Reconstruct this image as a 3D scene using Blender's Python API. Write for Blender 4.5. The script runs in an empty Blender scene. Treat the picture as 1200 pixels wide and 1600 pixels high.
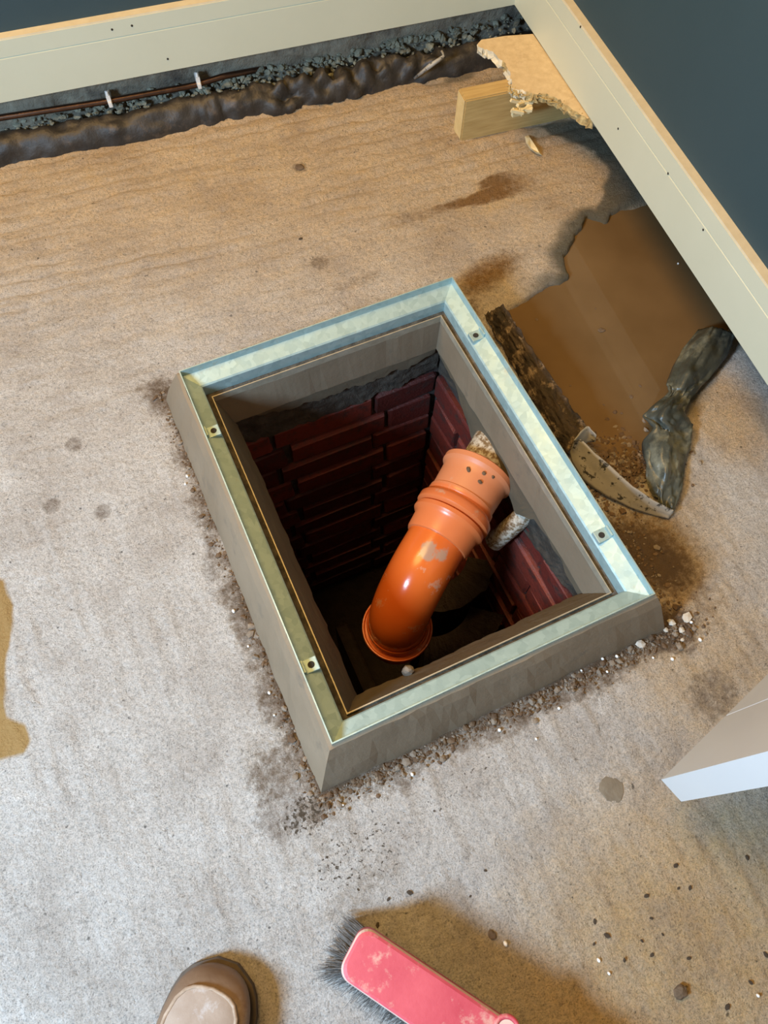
import bpy, bmesh, math, random
import numpy as np
from mathutils import Vector, Matrix

random.seed(7)
rng = np.random.default_rng(11)
SC = bpy.context.scene
COL = SC.collection

# ------------------------------------------------------------------ camera
F_PX = 1145.532
PITCH, ROLL, YAW = 1.13060736, 0.0426473, 0.466912
CAM = np.array([-0.263118, -0.468098, 1.116207])
_cp, _sp = math.cos(PITCH), math.sin(PITCH)
_cy, _sy = math.cos(YAW), math.sin(YAW)
_fwd = np.array([_sy * _cp, _cy * _cp, -_sp])
_rt0 = np.array([_cy, -_sy, 0.0])
_up0 = np.cross(_rt0, _fwd)
_c, _s = math.cos(ROLL), math.sin(ROLL)
RIGHT = _c * _rt0 + _s * _up0
UP = -_s * _rt0 + _c * _up0
FWD = _fwd
cam_d = bpy.data.cameras.new('camera')
cam = bpy.data.objects.new('camera', cam_d)
COL.objects.link(cam)
cam.matrix_world = Matrix(((RIGHT[0], UP[0], -FWD[0], CAM[0]), (RIGHT[1], UP[1], -FWD[1], CAM[1]),
                           (RIGHT[2], UP[2], -FWD[2], CAM[2]), (0, 0, 0, 1)))
cam_d.sensor_width = 36
cam_d.lens = F_PX / 1600 * 36
cam_d.clip_start = 0.02
SC.camera = cam

# ------------------------------------------------------------------ world and lights
w = bpy.data.worlds.new('world')
SC.world = w
w.use_nodes = True
w.node_tree.nodes['Background'].inputs[0].default_value = (1.0, 0.74, 0.40, 1)
w.node_tree.nodes['Background'].inputs[1].default_value = 0.20


def area(name, loc, target, size, energy, color, sy=None):
    d = bpy.data.lights.new(name, 'AREA')
    d.energy = energy
    d.color = color
    d.shape = 'RECTANGLE' if sy else 'DISK'
    d.size = size
    if sy:
        d.size_y = sy
    o = bpy.data.objects.new(name, d)
    COL.objects.link(o)
    o.location = loc
    o.rotation_euler = (Vector(target) - Vector(loc)).to_track_quat('-Z', 'Y').to_euler()
    return o


area('window_light', (-1.50, -0.50, 1.22), (-0.3, -0.5, 0), 0.28, 50, (0.50, 0.74, 1.0), 0.38)
area('ceiling_lamp_light', (-0.55, 0.60, 2.3), (0.2, 0.6, 0), 1.3, 50, (1.0, 0.58, 0.17))

SC.view_settings.view_transform = 'Standard'
SC.view_settings.look = 'None'
SC.view_settings.exposure = 0.27
SC.view_settings.gamma = 1.0
SC.view_settings.use_curve_mapping = False


# ------------------------------------------------------------------ survey helpers: a sight line met with a known plane
def ray(x, y):
    return RIGHT * ((x - 600) / F_PX) + UP * ((800 - y) / F_PX) + FWD


def at(x, y, z=0.0):
    d = ray(x, y)
    return CAM + d * ((z - CAM[2]) / d[2])


def onp(x, y, pt, n):
    d = ray(x, y)
    pt = np.array(pt, float)
    n = np.array(n, float)
    return CAM + d * (np.dot(pt - CAM, n) / np.dot(d, n))


# ------------------------------------------------------------------ noise
_L = rng.random((256, 256))


def vn(x, y, s=0):
    x = np.asarray(x, float) + s * 17.31
    y = np.asarray(y, float) + s * 9.77
    xi = np.floor(x).astype(int)
    yi = np.floor(y).astype(int)
    fx = x - xi
    fy = y - yi
    fx = fx * fx * (3 - 2 * fx)
    fy = fy * fy * (3 - 2 * fy)
    a = _L[xi & 255, yi & 255]
    b = _L[(xi + 1) & 255, yi & 255]
    c = _L[xi & 255, (yi + 1) & 255]
    d = _L[(xi + 1) & 255, (yi + 1) & 255]
    return (a * (1 - fx) + b * fx) * (1 - fy) + (c * (1 - fx) + d * fx) * fy


def fbm(x, y, s=0, o=4):
    r = 0
    a = 0.5
    for i in range(o):
        r = r + a * vn(x, y, s + i * 3.7)
        x = x * 2.03
        y = y * 2.03
        a *= 0.5
    return r


def ss(a, b, x):
    t = np.clip((x - a) / (b - a), 0, 1)
    return t * t * (3 - 2 * t)


# ------------------------------------------------------------------ materials
def new_mat(name):
    m = bpy.data.materials.new(name)
    m.use_nodes = True
    nt = m.node_tree
    nt.nodes.clear()
    out = nt.nodes.new('ShaderNodeOutputMaterial')
    b = nt.nodes.new('ShaderNodeBsdfPrincipled')
    nt.links.new(b.outputs[0], out.inputs[0])
    return m, nt, b, out


def nd(nt, typ, **kw):
    n = nt.nodes.new(typ)
    for k, v in kw.items():
        setattr(n, k, v)
    return n


def noise(nt, scale, detail=5, rough=0.6, stretch=None):
    tc = nd(nt, 'ShaderNodeTexCoord')
    n = nd(nt, 'ShaderNodeTexNoise')
    n.inputs['Scale'].default_value = scale
    n.inputs['Detail'].default_value = detail
    n.inputs['Roughness'].default_value = rough
    if stretch:
        mp = nd(nt, 'ShaderNodeMapping')
        mp.inputs['Scale'].default_value = stretch
        nt.links.new(tc.outputs['Object'], mp.inputs[0])
        nt.links.new(mp.outputs[0], n.inputs['Vector'])
    else:
        nt.links.new(tc.outputs['Object'], n.inputs['Vector'])
    return n.outputs['Fac']


def ramp(nt, fac, stops):
    r = nd(nt, 'ShaderNodeValToRGB')
    el = r.color_ramp.elements
    while len(el) < len(stops):
        el.new(0.5)
    for e, (p, c) in zip(el, stops):
        e.position = p
        e.color = tuple(c) + (1,) if len(c) == 3 else c
    nt.links.new(fac, r.inputs[0])
    return r.outputs[0]


def g(v):
    return (v, v, v)


def mixc(nt, fac, a, b, mode='MIX'):
    m = nd(nt, 'ShaderNodeMix', data_type='RGBA', blend_type=mode)
    if isinstance(fac, (int, float)):
        m.inputs[0].default_value = fac
    else:
        nt.links.new(fac, m.inputs[0])
    for i, v in ((6, a), (7, b)):
        if isinstance(v, tuple):
            m.inputs[i].default_value = v + (1,) if len(v) == 3 else v
        else:
            nt.links.new(v, m.inputs[i])
    return m.outputs[2]


def bump(nt, b, h, dist=0.002, strength=0.6):
    n = nd(nt, 'ShaderNodeBump')
    n.inputs['Distance'].default_value = dist
    n.inputs['Strength'].default_value = strength
    nt.links.new(h, n.inputs['Height'])
    nt.links.new(n.outputs[0], b.inputs['Normal'])


def math_n(nt, op, a, b=None):
    m = nd(nt, 'ShaderNodeMath', operation=op)
    for i, v in enumerate((a, b)):
        if v is None:
            continue
        if isinstance(v, (int, float)):
            m.inputs[i].default_value = v
        else:
            nt.links.new(v, m.inputs[i])
    return m.outputs[0]


def simple(name, c1, c2, scale=20, rough=0.7, metal=0.0, bscale=None, bdist=0.001, bst=0.5, lo=0.3, hi=0.7,
           c3=None, s3=6, t3=(0.55, 0.7), stretch=None, spec=None):
    m, nt, b, out = new_mat(name)
    col = ramp(nt, noise(nt, scale, 6, 0.6, stretch), [(lo, c1), (hi, c2)])
    if c3:
        f = ramp(nt, noise(nt, s3, 8, 0.7), [(t3[0], g(0)), (t3[1], g(1))])
        col = mixc(nt, f, col, c3)
    nt.links.new(col, b.inputs['Base Color'])
    b.inputs['Roughness'].default_value = rough
    b.inputs['Metallic'].default_value = metal
    if spec is not None:
        b.inputs['Specular IOR Level'].default_value = spec
    if bscale:
        bump(nt, b, noise(nt, bscale, 6, 0.65, stretch), bdist, bst)
    return m


M = {}
M['paint'] = simple('satin_cream_paint', (.575, .605, .485), (.605, .635, .515), 6, .42, bscale=300, bdist=.0002)
M['mdf'] = simple('raw_mdf_edge', (.52, .47, .34), (.60, .55, .41), 40, .8)
M['navy'] = simple('dark_blue_wall_paint', (.027, .058, .074), (.032, .065, .082), 4, .62, bscale=250, bdist=.0004,
                   c3=(.075, .105, .13), s3=5, t3=(.68, .82))
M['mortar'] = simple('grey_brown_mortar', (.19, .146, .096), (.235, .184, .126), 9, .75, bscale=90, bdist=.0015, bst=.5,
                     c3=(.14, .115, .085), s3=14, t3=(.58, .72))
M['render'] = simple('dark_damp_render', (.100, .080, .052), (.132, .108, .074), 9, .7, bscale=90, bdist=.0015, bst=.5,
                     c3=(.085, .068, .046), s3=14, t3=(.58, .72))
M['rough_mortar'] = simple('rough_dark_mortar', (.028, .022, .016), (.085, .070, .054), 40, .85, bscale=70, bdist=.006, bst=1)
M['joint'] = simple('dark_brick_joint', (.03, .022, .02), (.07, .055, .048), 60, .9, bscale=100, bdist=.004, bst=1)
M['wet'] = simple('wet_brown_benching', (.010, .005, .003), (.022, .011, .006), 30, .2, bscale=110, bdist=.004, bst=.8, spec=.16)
M['orange'] = None


def brick_mat():
    m, nt, b, out = new_mat('damp_red_brick')
    oi = nd(nt, 'ShaderNodeObjectInfo')
    c = ramp(nt, oi.outputs['Random'], [(0, (.075, .014, .011)), (.5, (.15, .024, .017)), (1, (.21, .038, .024))])
    c = mixc(nt, ramp(nt, noise(nt, 30, 8, .7), [(.5, g(0)), (.68, g(1))]), c, (.045, .028, .024))
    nt.links.new(c, b.inputs['Base Color'])
    b.inputs['Roughness'].default_value = .5
    bump(nt, b, noise(nt, 110, 7, .7), .003, .9)
    return m


M['brick'] = brick_mat()
M['pvc_white'] = simple('dirty_white_pipe', (.46, .42, .35), (.56, .52, .44), 20, .6, bscale=140, bdist=.001,
                        c3=(.17, .11, .055), s3=110, t3=(.44, .56))
M['pvc_in'] = simple('grey_pipe_bore', (.35, .34, .33), (.5, .49, .47), 30, .5)
M['wood'] = simple('sawn_pine', (.42, .28, .10), (.58, .42, .18), 14, .7, bscale=120, bdist=.0006,
                   stretch=(1, 12, 12))
M['wood_end'] = simple('pine_end_grain', (.62, .46, .20), (.72, .56, .28), 60, .8)
M['chip'] = simple('dusty_chipboard', (.55, .42, .24), (.68, .54, .33), 60, .85, bscale=150, bdist=.001,
                   c3=(.42, .30, .16), s3=10, t3=(.55, .7))
M['chip_edge'] = simple('broken_chipboard_edge', (.34, .23, .09), (.66, .53, .26), 90, .9, bscale=120, bdist=.004, bst=1)
M['chip_pale'] = simple('pale_torn_chipboard', (.66, .60, .44), (.78, .72, .56), 90, .9, bscale=140, bdist=.003, bst=.8)
M['membrane'] = simple('black_plastic_membrane', (.016, .015, .014), (.040, .036, .032), 30, .5, bscale=60, bdist=.004,
                       c3=(.12, .09, .065), s3=24, t3=(.56, .78))
M['membrane_dirty'] = simple('mud_caked_membrane', (.012, .011, .010), (.075, .052, .036), 22, .75, bscale=60, bdist=.006, bst=1,
                             c3=(.24, .185, .135), s3=30, t3=(.53, .62))
M['membrane_grey'] = simple('dusty_grey_membrane', (.022, .026, .023), (.085, .095, .080), 9, .34, bscale=50, bdist=.003,
                            c3=(.26, .265, .20), s3=11, t3=(.46, .70))
M['membrane_pale'] = simple('scuffed_pale_membrane', (.30, .295, .275), (.41, .405, .375), 30, .55,
                            c3=(.04, .04, .037), s3=60, t3=(.55, .60))
M['masonry'] = simple('damp_bare_blockwork', (.15, .13, .10), (.27, .255, .20), 35, .85, bscale=50, bdist=.008, bst=1,
                      c3=(.07, .06, .05), s3=9, t3=(.55, .7))
M['rubble'] = simple('greenish_mortar_rubble', (.15, .15, .115), (.31, .32, .25), 50, .85, bscale=120, bdist=.003, bst=1)
M['copper'] = simple('tarnished_copper', (.07, .045, .035), (.16, .09, .06), 30, .35, metal=.9)
M['clip'] = simple('white_plastic', (.72, .72, .70), (.80, .80, .78), 30, .4)
M['soil'] = simple('brown_soil', (.075, .047, .028), (.16, .105, .062), 60, .95)
M['soil_grey'] = simple('grey_brown_crumb', (.16, .13, .10), (.27, .225, .175), 60, .95)
M['foam'] = simple('white_polystyrene', (.82, .82, .80), (.88, .88, .86), 60, .8)
M['chip_white'] = simple('pale_plaster', (.46, .43, .37), (.62, .59, .53), 80, .9)
M['bristle'] = simple('dark_bristle', (.05, .048, .046), (.20, .19, .18), 80, .6)
M['pink'] = simple('worn_red_paint', (.48, .055, .085), (.60, .10, .13), 14, .55, bscale=80, bdist=.0010,
                   c3=(.60, .30, .26), s3=26, t3=(.56, .66))
M['pale_edge'] = simple('paint_worn_to_wood', (.62, .40, .36), (.70, .52, .45), 40, .7)
M['leather'] = simple('brown_boot_leather', (.13, .075, .042), (.23, .155, .10), 14, .6, bscale=160, bdist=.0008,
                      c3=(.34, .28, .22), s3=12, t3=(.55, .75))
M['leather_pale'] = simple('dusty_boot_leather', (.27, .20, .15), (.40, .33, .275), 14, .75, bscale=160, bdist=.0008,
                           c3=(.52, .51, .52), s3=16, t3=(.55, .7))
M['stitch'] = simple('boot_piping', (.26, .18, .12), (.42, .33, .25), 120, .8)
M['sole'] = simple('dark_rubber_sole', (.05, .035, .022), (.10, .07, .045), 40, .7)
M['denim'] = simple('dark_work_trouser', (.03, .035, .05), (.05, .055, .07), 80, .9)
M['bleach'] = simple('pale_splinter', (.68, .56, .30), (.78, .68, .44), 40, .8)
M['hole'] = simple('dark_hole', (.02, .018, .015), (.03, .027, .022), 10, .9)
M['stone'] = simple('dark_clod', (.09, .062, .038), (.17, .12, .08), 80, .95, bscale=120, bdist=.003, bst=1)
M['damp_patch'] = simple('grey_mortar_dab', (.16, .135, .10), (.21, .18, .135), 60, .9, bscale=150, bdist=.002)


def galvanised():
    m, nt, b, out = new_mat('galvanised_steel')
    tc = nd(nt, 'ShaderNodeTexCoord')
    v = nd(nt, 'ShaderNodeTexVoronoi')
    v.inputs['Scale'].default_value = 110
    nt.links.new(tc.outputs['Object'], v.inputs['Vector'])
    sp = ramp(nt, v.outputs['Color'], [(0, (.31, .44, .45)), (1, (.42, .57, .58))])
    dirt = ramp(nt, noise(nt, 22, 8, .7), [(.60, g(0)), (.76, g(1))])
    col = mixc(nt, dirt, sp, (.36, .35, .25))
    nt.links.new(col, b.inputs['Base Color'])
    met = math_n(nt, 'SUBTRACT', .40, math_n(nt, 'MULTIPLY', dirt, .35))
    nt.links.new(met, b.inputs['Metallic'])
    nt.links.new(ramp(nt, noise(nt, 30, 5), [(.3, g(.48)), (.7, g(.62))]), b.inputs['Roughness'])
    bump(nt, b, noise(nt, 160, 4), .0004, .5)
    return m


M['steel'] = galvanised()
M['channel'] = simple('silted_steel_channel', (.035, .028, .02), (.15, .125, .09), 60, .7, metal=.1, bscale=120, bdist=.003, bst=1)
M['lip'] = simple('worn_steel_lip', (.30, .27, .20), (.42, .38, .30), 60, .5, metal=.25)


def orange_mat():
    m, nt, b, out = new_mat('orange_drain_plastic')
    base = ramp(nt, noise(nt, 6, 3), [(.3, (.56, .105, .016)), (.7, (.64, .145, .026))])
    dust = ramp(nt, noise(nt, 18, 8, .7), [(.60, g(0)), (.70, g(.75))])
    at_ = nd(nt, 'ShaderNodeAttribute', attribute_name='dust')
    film = mixc(nt, at_.outputs['Fac'], base, (.56, .24, .12))
    col = mixc(nt, dust, film, (.46, .36, .27))
    cem = nd(nt, 'ShaderNodeAttribute', attribute_name='cement').outputs['Fac']
    cm = math_n(nt, 'ADD', cem, math_n(nt, 'MULTIPLY', math_n(nt, 'SUBTRACT', noise(nt, 90, 6, .7), .5), 1.1))
    col = mixc(nt, ramp(nt, cm, [(.44, g(0)), (.72, g(.75))]), col, (.33, .27, .21))
    nt.links.new(col, b.inputs['Base Color'])
    rr = math_n(nt, 'ADD', .2, math_n(nt, 'MULTIPLY', dust, .5))
    nt.links.new(math_n(nt, 'ADD', rr, math_n(nt, 'MULTIPLY', at_.outputs['Fac'], .35)), b.inputs['Roughness'])
    bump(nt, b, noise(nt, 200, 3), .0003, .3)
    return m


M['orange'] = orange_mat()


def concrete():
    m, nt, b, out = new_mat('tamped_concrete_slab')
    base = ramp(nt, noise(nt, 7, 10, .72), [(.30, (.50, .445, .395)), (.5, (.67, .63, .585)), (.70, (.79, .765, .73))])
    fine = ramp(nt, noise(nt, 140, 8, .8), [(.30, g(.42)), (.45, g(.92)), (.7, g(1.2))])
    col = mixc(nt, 1.0, base, fine, 'MULTIPLY')
    grain = ramp(nt, noise(nt, 420, 3, .8), [(.34, g(.55)), (.47, g(1)), (.62, g(1.12))])
    col = mixc(nt, 1.0, col, grain, 'MULTIPLY')
    pits = ramp(nt, noise(nt, 95, 3, .5), [(.245, g(.30)), (.31, g(1))])
    col = mixc(nt, 1.0, col, pits, 'MULTIPLY')

    def attr(n):
        return nd(nt, 'ShaderNodeAttribute', attribute_name=n).outputs['Fac']

    def masked(name, nz, lo, hi, gain=1.0):
        s = math_n(nt, 'ADD', attr(name), math_n(nt, 'MULTIPLY', math_n(nt, 'SUBTRACT', nz, .5), gain))
        return ramp(nt, s, [(lo, g(0)), (hi, g(1))])
    n1 = noise(nt, 28, 9, .75)
    n2 = noise(nt, 75, 6, .75)
    col = mixc(nt, masked('ochre', n1, .25, 1.1, .9), col, (.95, .71, .40), 'MULTIPLY')
    col = mixc(nt, masked('gold_patch', n2, .2, .8, .25), col, (.46, .29, .105))
    col = mixc(nt, masked('grime', n2, .35, .9, 1.1), col, (.40, .285, .15), 'MULTIPLY')
    col = mixc(nt, masked('damp', n1, .3, .85, .5), col, (.15, .135, .095))
    col = mixc(nt, masked('soil', n2, .34, .8, 1.0), col, (.14, .092, .055))
    col = mixc(nt, masked('speck', noise(nt, 170, 3, .6), .58, .66, 1.2), col, (.10, .075, .05))
    pit = masked('mud', n1, .3, .7, .2)
    col = mixc(nt, pit, col, (.17, .10, .05))
    nt.links.new(col, b.inputs['Base Color'])
    b.inputs['Roughness'].default_value = .88
    dm = attr('damp')
    nt.links.new(math_n(nt, 'SUBTRACT', .9, math_n(nt, 'MULTIPLY', dm, .45)), b.inputs['Roughness'])
    h = math_n(nt, 'ADD', noise(nt, 55, 9, .78), math_n(nt, 'MULTIPLY', noise(nt, 260, 4), .15))
    pore = ramp(nt, noise(nt, 120, 4, .6), [(.28, g(0)), (.36, g(1))])
    h = math_n(nt, 'ADD', h, math_n(nt, 'MULTIPLY', pore, .25))
    bump(nt, b, h, .013, 1.0)
    return m


M['concrete'] = concrete()


def water_mat():
    m, nt, b, out = new_mat('muddy_water')
    col = ramp(nt, noise(nt, 4, 4), [(.35, (.155, .098, .044)), (.65, (.20, .13, .062))])
    nt.links.new(col, b.inputs['Base Color'])
    b.inputs['Roughness'].default_value = .04
    b.inputs['IOR'].default_value = 1.33
    tr = nd(nt, 'ShaderNodeBsdfTransparent')
    tr.inputs[0].default_value = (.8, .62, .4, 1)
    mx = nd(nt, 'ShaderNodeMixShader')
    mx.inputs[0].default_value = .22
    nt.links.new(b.outputs[0], mx.inputs[1])
    nt.links.new(tr.outputs[0], mx.inputs[2])
    nt.links.new(mx.outputs[0], out.inputs[0])
    bump(nt, b, noise(nt, 12, 2), .0006, .2)
    return m


M['water'] = water_mat()


# ------------------------------------------------------------------ object helpers
def link(name, me, mat=None, parent=None, smooth=False):
    if mat is not None:
        for mm in (mat if isinstance(mat, (list, tuple)) else [mat]):
            me.materials.append(mm)
    if smooth:
        me.polygons.foreach_set('use_smooth', [True] * len(me.polygons))
    o = bpy.data.objects.new(name, me)
    COL.objects.link(o)
    if parent:
        o.parent = parent
    return o


def pyd(name, v, f, mat, parent=None, smooth=False):
    me = bpy.data.meshes.new(name)
    me.from_pydata([tuple(map(float, p)) for p in v], [], [tuple(map(int, q)) for q in f])
    me.update()
    return link(name, me, mat, parent, smooth)


def frombm(name, bm, mat, parent=None, smooth=False):
    me = bpy.data.meshes.new(name)
    bm.normal_update()
    bm.to_mesh(me)
    bm.free()
    return link(name, me, mat, parent, smooth)


def tag(o, label, cat, group=None, kind=None):
    if label:
        o['label'] = label
    if cat:
        o['category'] = cat
    if group:
        o['group'] = group
    if kind:
        o['kind'] = kind
    return o


def empty(name, loc=(0, 0, 0)):
    o = bpy.data.objects.new(name, None)
    o.empty_display_size = .05
    COL.objects.link(o)
    o.location = loc
    return o


def structure(o):
    o['kind'] = 'structure'
    return o


def fix_normals(o):
    bm = bmesh.new()
    bm.from_mesh(o.data)
    bmesh.ops.recalc_face_normals(bm, faces=bm.faces)
    bm.to_mesh(o.data)
    bm.free()
    return o


def box(name, lo, hi, mat, parent=None, bevel=0.0, mtx=None, jitter=0):
    bm = bmesh.new()
    bmesh.ops.create_cube(bm, size=1)
    for v in bm.verts:
        v.co = Vector([lo[i] + (v.co[i] + .5) * (hi[i] - lo[i]) + (random.uniform(-jitter, jitter) if jitter else 0) for i in range(3)])
    if bevel:
        bmesh.ops.bevel(bm, geom=bm.edges[:], offset=bevel, segments=2, affect='EDGES', profile=.6)
    if mtx is not None:
        bmesh.ops.transform(bm, matrix=mtx, verts=bm.verts)
    return frombm(name, bm, mat, parent)


def frames(path):
    P = [Vector(p) for p in path]
    T = []
    for i in range(len(P)):
        a = P[max(0, i - 1)]
        b = P[min(len(P) - 1, i + 1)]
        T.append((b - a).normalized())
    n = T[0].orthogonal().normalized()
    out = []
    for i in range(len(P)):
        n = (n - T[i] * n.dot(T[i])).normalized()
        out.append((P[i], n, T[i].cross(n), T[i]))
    return out


def tube(name, path, radii, mat, parent=None, seg=40, caps=True, smooth=True, twist=None):
    fr = frames(path)
    if isinstance(radii, (int, float)):
        radii = [radii] * len(path)
    v, f = [], []
    for (p, n, b, t), r in zip(fr, radii):
        for k in range(seg):
            a = 2 * math.pi * k / seg
            v.append(p + (n * math.cos(a) + b * math.sin(a)) * r)
    for i in range(len(path) - 1):
        for k in range(seg):
            k2 = (k + 1) % seg
            f.append((i * seg + k, i * seg + k2, (i + 1) * seg + k2, (i + 1) * seg + k))
    if caps:
        f.append(tuple(range(seg - 1, -1, -1)))
        f.append(tuple(range((len(path) - 1) * seg, len(path) * seg)))
    return pyd(name, v, f, mat, parent, smooth)


def lathe(name, origin, axis, prof, mat, parent=None, seg=48, smooth=True, closed=False):
    """prof: list of (distance along axis, radius)"""
    ax = Vector(axis).normalized()
    n = ax.orthogonal().normalized()
    b = ax.cross(n)
    v, f = [], []
    for d, r in prof:
        for k in range(seg):
            a = 2 * math.pi * k / seg
            v.append(Vector(origin) + ax * d + (n * math.cos(a) + b * math.sin(a)) * r)
    m = len(prof)
    for i in range(m if closed else m - 1):
        j = (i + 1) % m
        for k in range(seg):
            k2 = (k + 1) % seg
            f.append((i * seg + k, i * seg + k2, j * seg + k2, j * seg + k))
    o = pyd(name, v, f, mat, parent, smooth)
    return fix_normals(o)


def edge_split(o, ang=35):
    o.data.set_sharp_from_angle(angle=math.radians(ang))
    return o


def grid_mesh(name, P, mat, parent=None, thick=0.0, smooth=True):
    """P: array rows x cols x 3"""
    P = np.asarray(P)
    r, c = P.shape[:2]
    v = P.reshape(-1, 3)
    f = [(i * c + j, i * c + j + 1, (i + 1) * c + j + 1, (i + 1) * c + j) for i in range(r - 1) for j in range(c - 1)]
    o = pyd(name, v, f, mat, parent, smooth)
    if thick:
        md = o.modifiers.new('thickness', 'SOLIDIFY')
        md.thickness = thick
        md.offset = 0
    return o


def rock_bm(bm, c, r, sub=1, flat=.7, rough=.25, mi=0):
    res = bmesh.ops.create_icosphere(bm, subdivisions=sub, radius=1)
    sc = np.array([random.uniform(.7, 1.3), random.uniform(.7, 1.3), flat * random.uniform(.7, 1.2)])
    a = random.uniform(0, 6.28)
    ca, sa = math.cos(a), math.sin(a)
    for v in res['verts']:
        k = 1 + random.uniform(-rough, rough)
        x, y, z = v.co.x * sc[0] * k * r, v.co.y * sc[1] * k * r, v.co.z * sc[2] * k * r
        v.co = Vector((c[0] + ca * x - sa * y, c[1] + sa * x + ca * y, c[2] + z))
    return res


_rock_vf = None


def rocks(name, pts, mat, parent=None):
    """pts: list of (x, y, z, r): many small lumps as one mesh (numpy)"""
    bm = bmesh.new()
    bmesh.ops.create_icosphere(bm, subdivisions=1, radius=1)
    bv = np.array([v.co[:] for v in bm.verts])
    bf = np.array([[v.index for v in f.verts] for f in bm.faces])
    bm.free()
    pts = np.asarray(pts, float)
    n = len(pts)
    V = np.repeat(bv[None], n, 0) * (1 + rng.uniform(-.3, .3, (n, len(bv), 1)))
    V *= rng.uniform(.6, 1.35, (n, 1, 3)) * np.array([1, 1, .75])
    a = rng.uniform(0, 6.28, n)
    c, s = np.cos(a)[:, None], np.sin(a)[:, None]
    x, y = V[..., 0].copy(), V[..., 1].copy()
    V[..., 0] = c * x - s * y
    V[..., 1] = s * x + c * y
    V = V * pts[:, None, 3:4] + pts[:, None, :3]
    Fc = (bf[None] + (np.arange(n) * len(bv))[:, None, None]).reshape(-1, 3)
    me = bpy.data.meshes.new(name)
    me.from_pydata(V.reshape(-1, 3).tolist(), [], Fc.tolist())
    return link(name, me, mat, parent)


def pt_in_poly(px, py, poly):
    inside = np.zeros(px.shape, bool)
    n = len(poly)
    for i in range(n):
        x0, y0 = poly[i]
        x1, y1 = poly[(i + 1) % n]
        c = ((y0 > py) != (y1 > py)) & (px < (x1 - x0) * (py - y0) / (y1 - y0 + 1e-12) + x0)
        inside ^= c
    return inside


def seg_dist(px, py, poly, closed=True):
    d = np.full(px.shape, 1e9)
    n = len(poly)
    for i in range(n if closed else n - 1):
        x0, y0 = poly[i]
        x1, y1 = poly[(i + 1) % n]
        dx, dy = x1 - x0, y1 - y0
        t = np.clip(((px - x0) * dx + (py - y0) * dy) / (dx * dx + dy * dy + 1e-12), 0, 1)
        d = np.minimum(d, np.hypot(px - x0 - t * dx, py - y0 - t * dy))
    return d


def P2(pts, z=0.0):
    return [tuple(at(x, y, z)[:2]) for x, y in pts]


# ------------------------------------------------------------------ room directions
WA = -0.104771
WX = np.array([math.cos(WA), math.sin(WA), 0])
WY = np.array([-math.sin(WA), math.cos(WA), 0])
ZS = 0.12                                         # finished floor level, where the skirting stops
BK = at(0, 161, ZS)                               # a point on the front of the back skirting
RT = at(1065, 400, ZS)                            # a point on the front of the right skirting
_m = np.array([[WX[0], -WY[0]], [WX[1], -WY[1]]])
_t = np.linalg.solve(_m, (RT - BK)[:2])
CORNER = BK + WX * _t[0]
CORNER[2] = 0


def wall_m(o, xdir, ydir):
    """local x along wall, y into the wall, origin at o"""
    return Matrix(((xdir[0], ydir[0], 0, o[0]), (xdir[1], ydir[1], 0, o[1]), (0, 0, 1, 0), (0, 0, 0, 1)))


MB = wall_m(CORNER, -WX, WY)     # back wall: x runs left from the corner, y goes into the wall
MR = wall_m(CORNER, -WY, WX)     # right wall: x runs towards the viewer, y goes into the wall
LB, LR = 2.6, 1.33

# ------------------------------------------------------------------ the floor slab (one displaced sheet)
HX, HY = 0.262, 0.336
STEP = 0.0045
xs = np.arange(-1.35, 1.05, STEP)
ys = np.arange(-1.45, 1.22, STEP)
X, Y = np.meshgrid(xs, ys)
pit_px = [(1003, 300), (975, 316), (945, 342), (918, 336), (902, 355), (890, 378), (876, 398), (882, 418), (891, 430),
          (862, 440), (832, 458), (800, 474), (770, 486), (800, 560), (850, 640), (895, 705), (930, 730), (985, 735),
          (1035, 700), (1062, 650), (1088, 590), (1112, 535), (1240, 505), (1330, 430), (1130, 190)]
pit = P2(pit_px)
ins = pt_in_poly(X, Y, pit)
dd = seg_dist(X, Y, pit)
sd = np.where(ins, dd, -dd) + (fbm(X * 35, Y * 35, 4) - .47) * .02
sharp = P2([(945, 342), (918, 336), (890, 378), (876, 398), (891, 430), (832, 458), (800, 474)])
ds = seg_dist(X, Y, sharp, False)
steep = 1 - ss(.03, .09, ds)
rampw = .012 * steep + .075 * (1 - steep)
depth = ss(0, 1, sd / rampw)
edge_px = [(-250, 300), (-60, 262), (0, 250), (100, 230), (250, 202), (345, 182), (440, 165), (510, 150), (600, 131), (650, 125),
           (765, 98), (830, 92), (960, 70)]
edge = P2(edge_px)
ex = np.array([e[0] for e in edge])
ey = np.array([e[1] for e in edge])
yedge = np.interp(X, ex, ey)
trench = ss(0, .01, Y - yedge + (vn(X * 40, Y * 0, 9) - .5) * .008)
warp = fbm(X * 5, Y * 5, 21, 3)
warp2 = fbm(X * 18, Y * 18, 22, 3)
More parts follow.
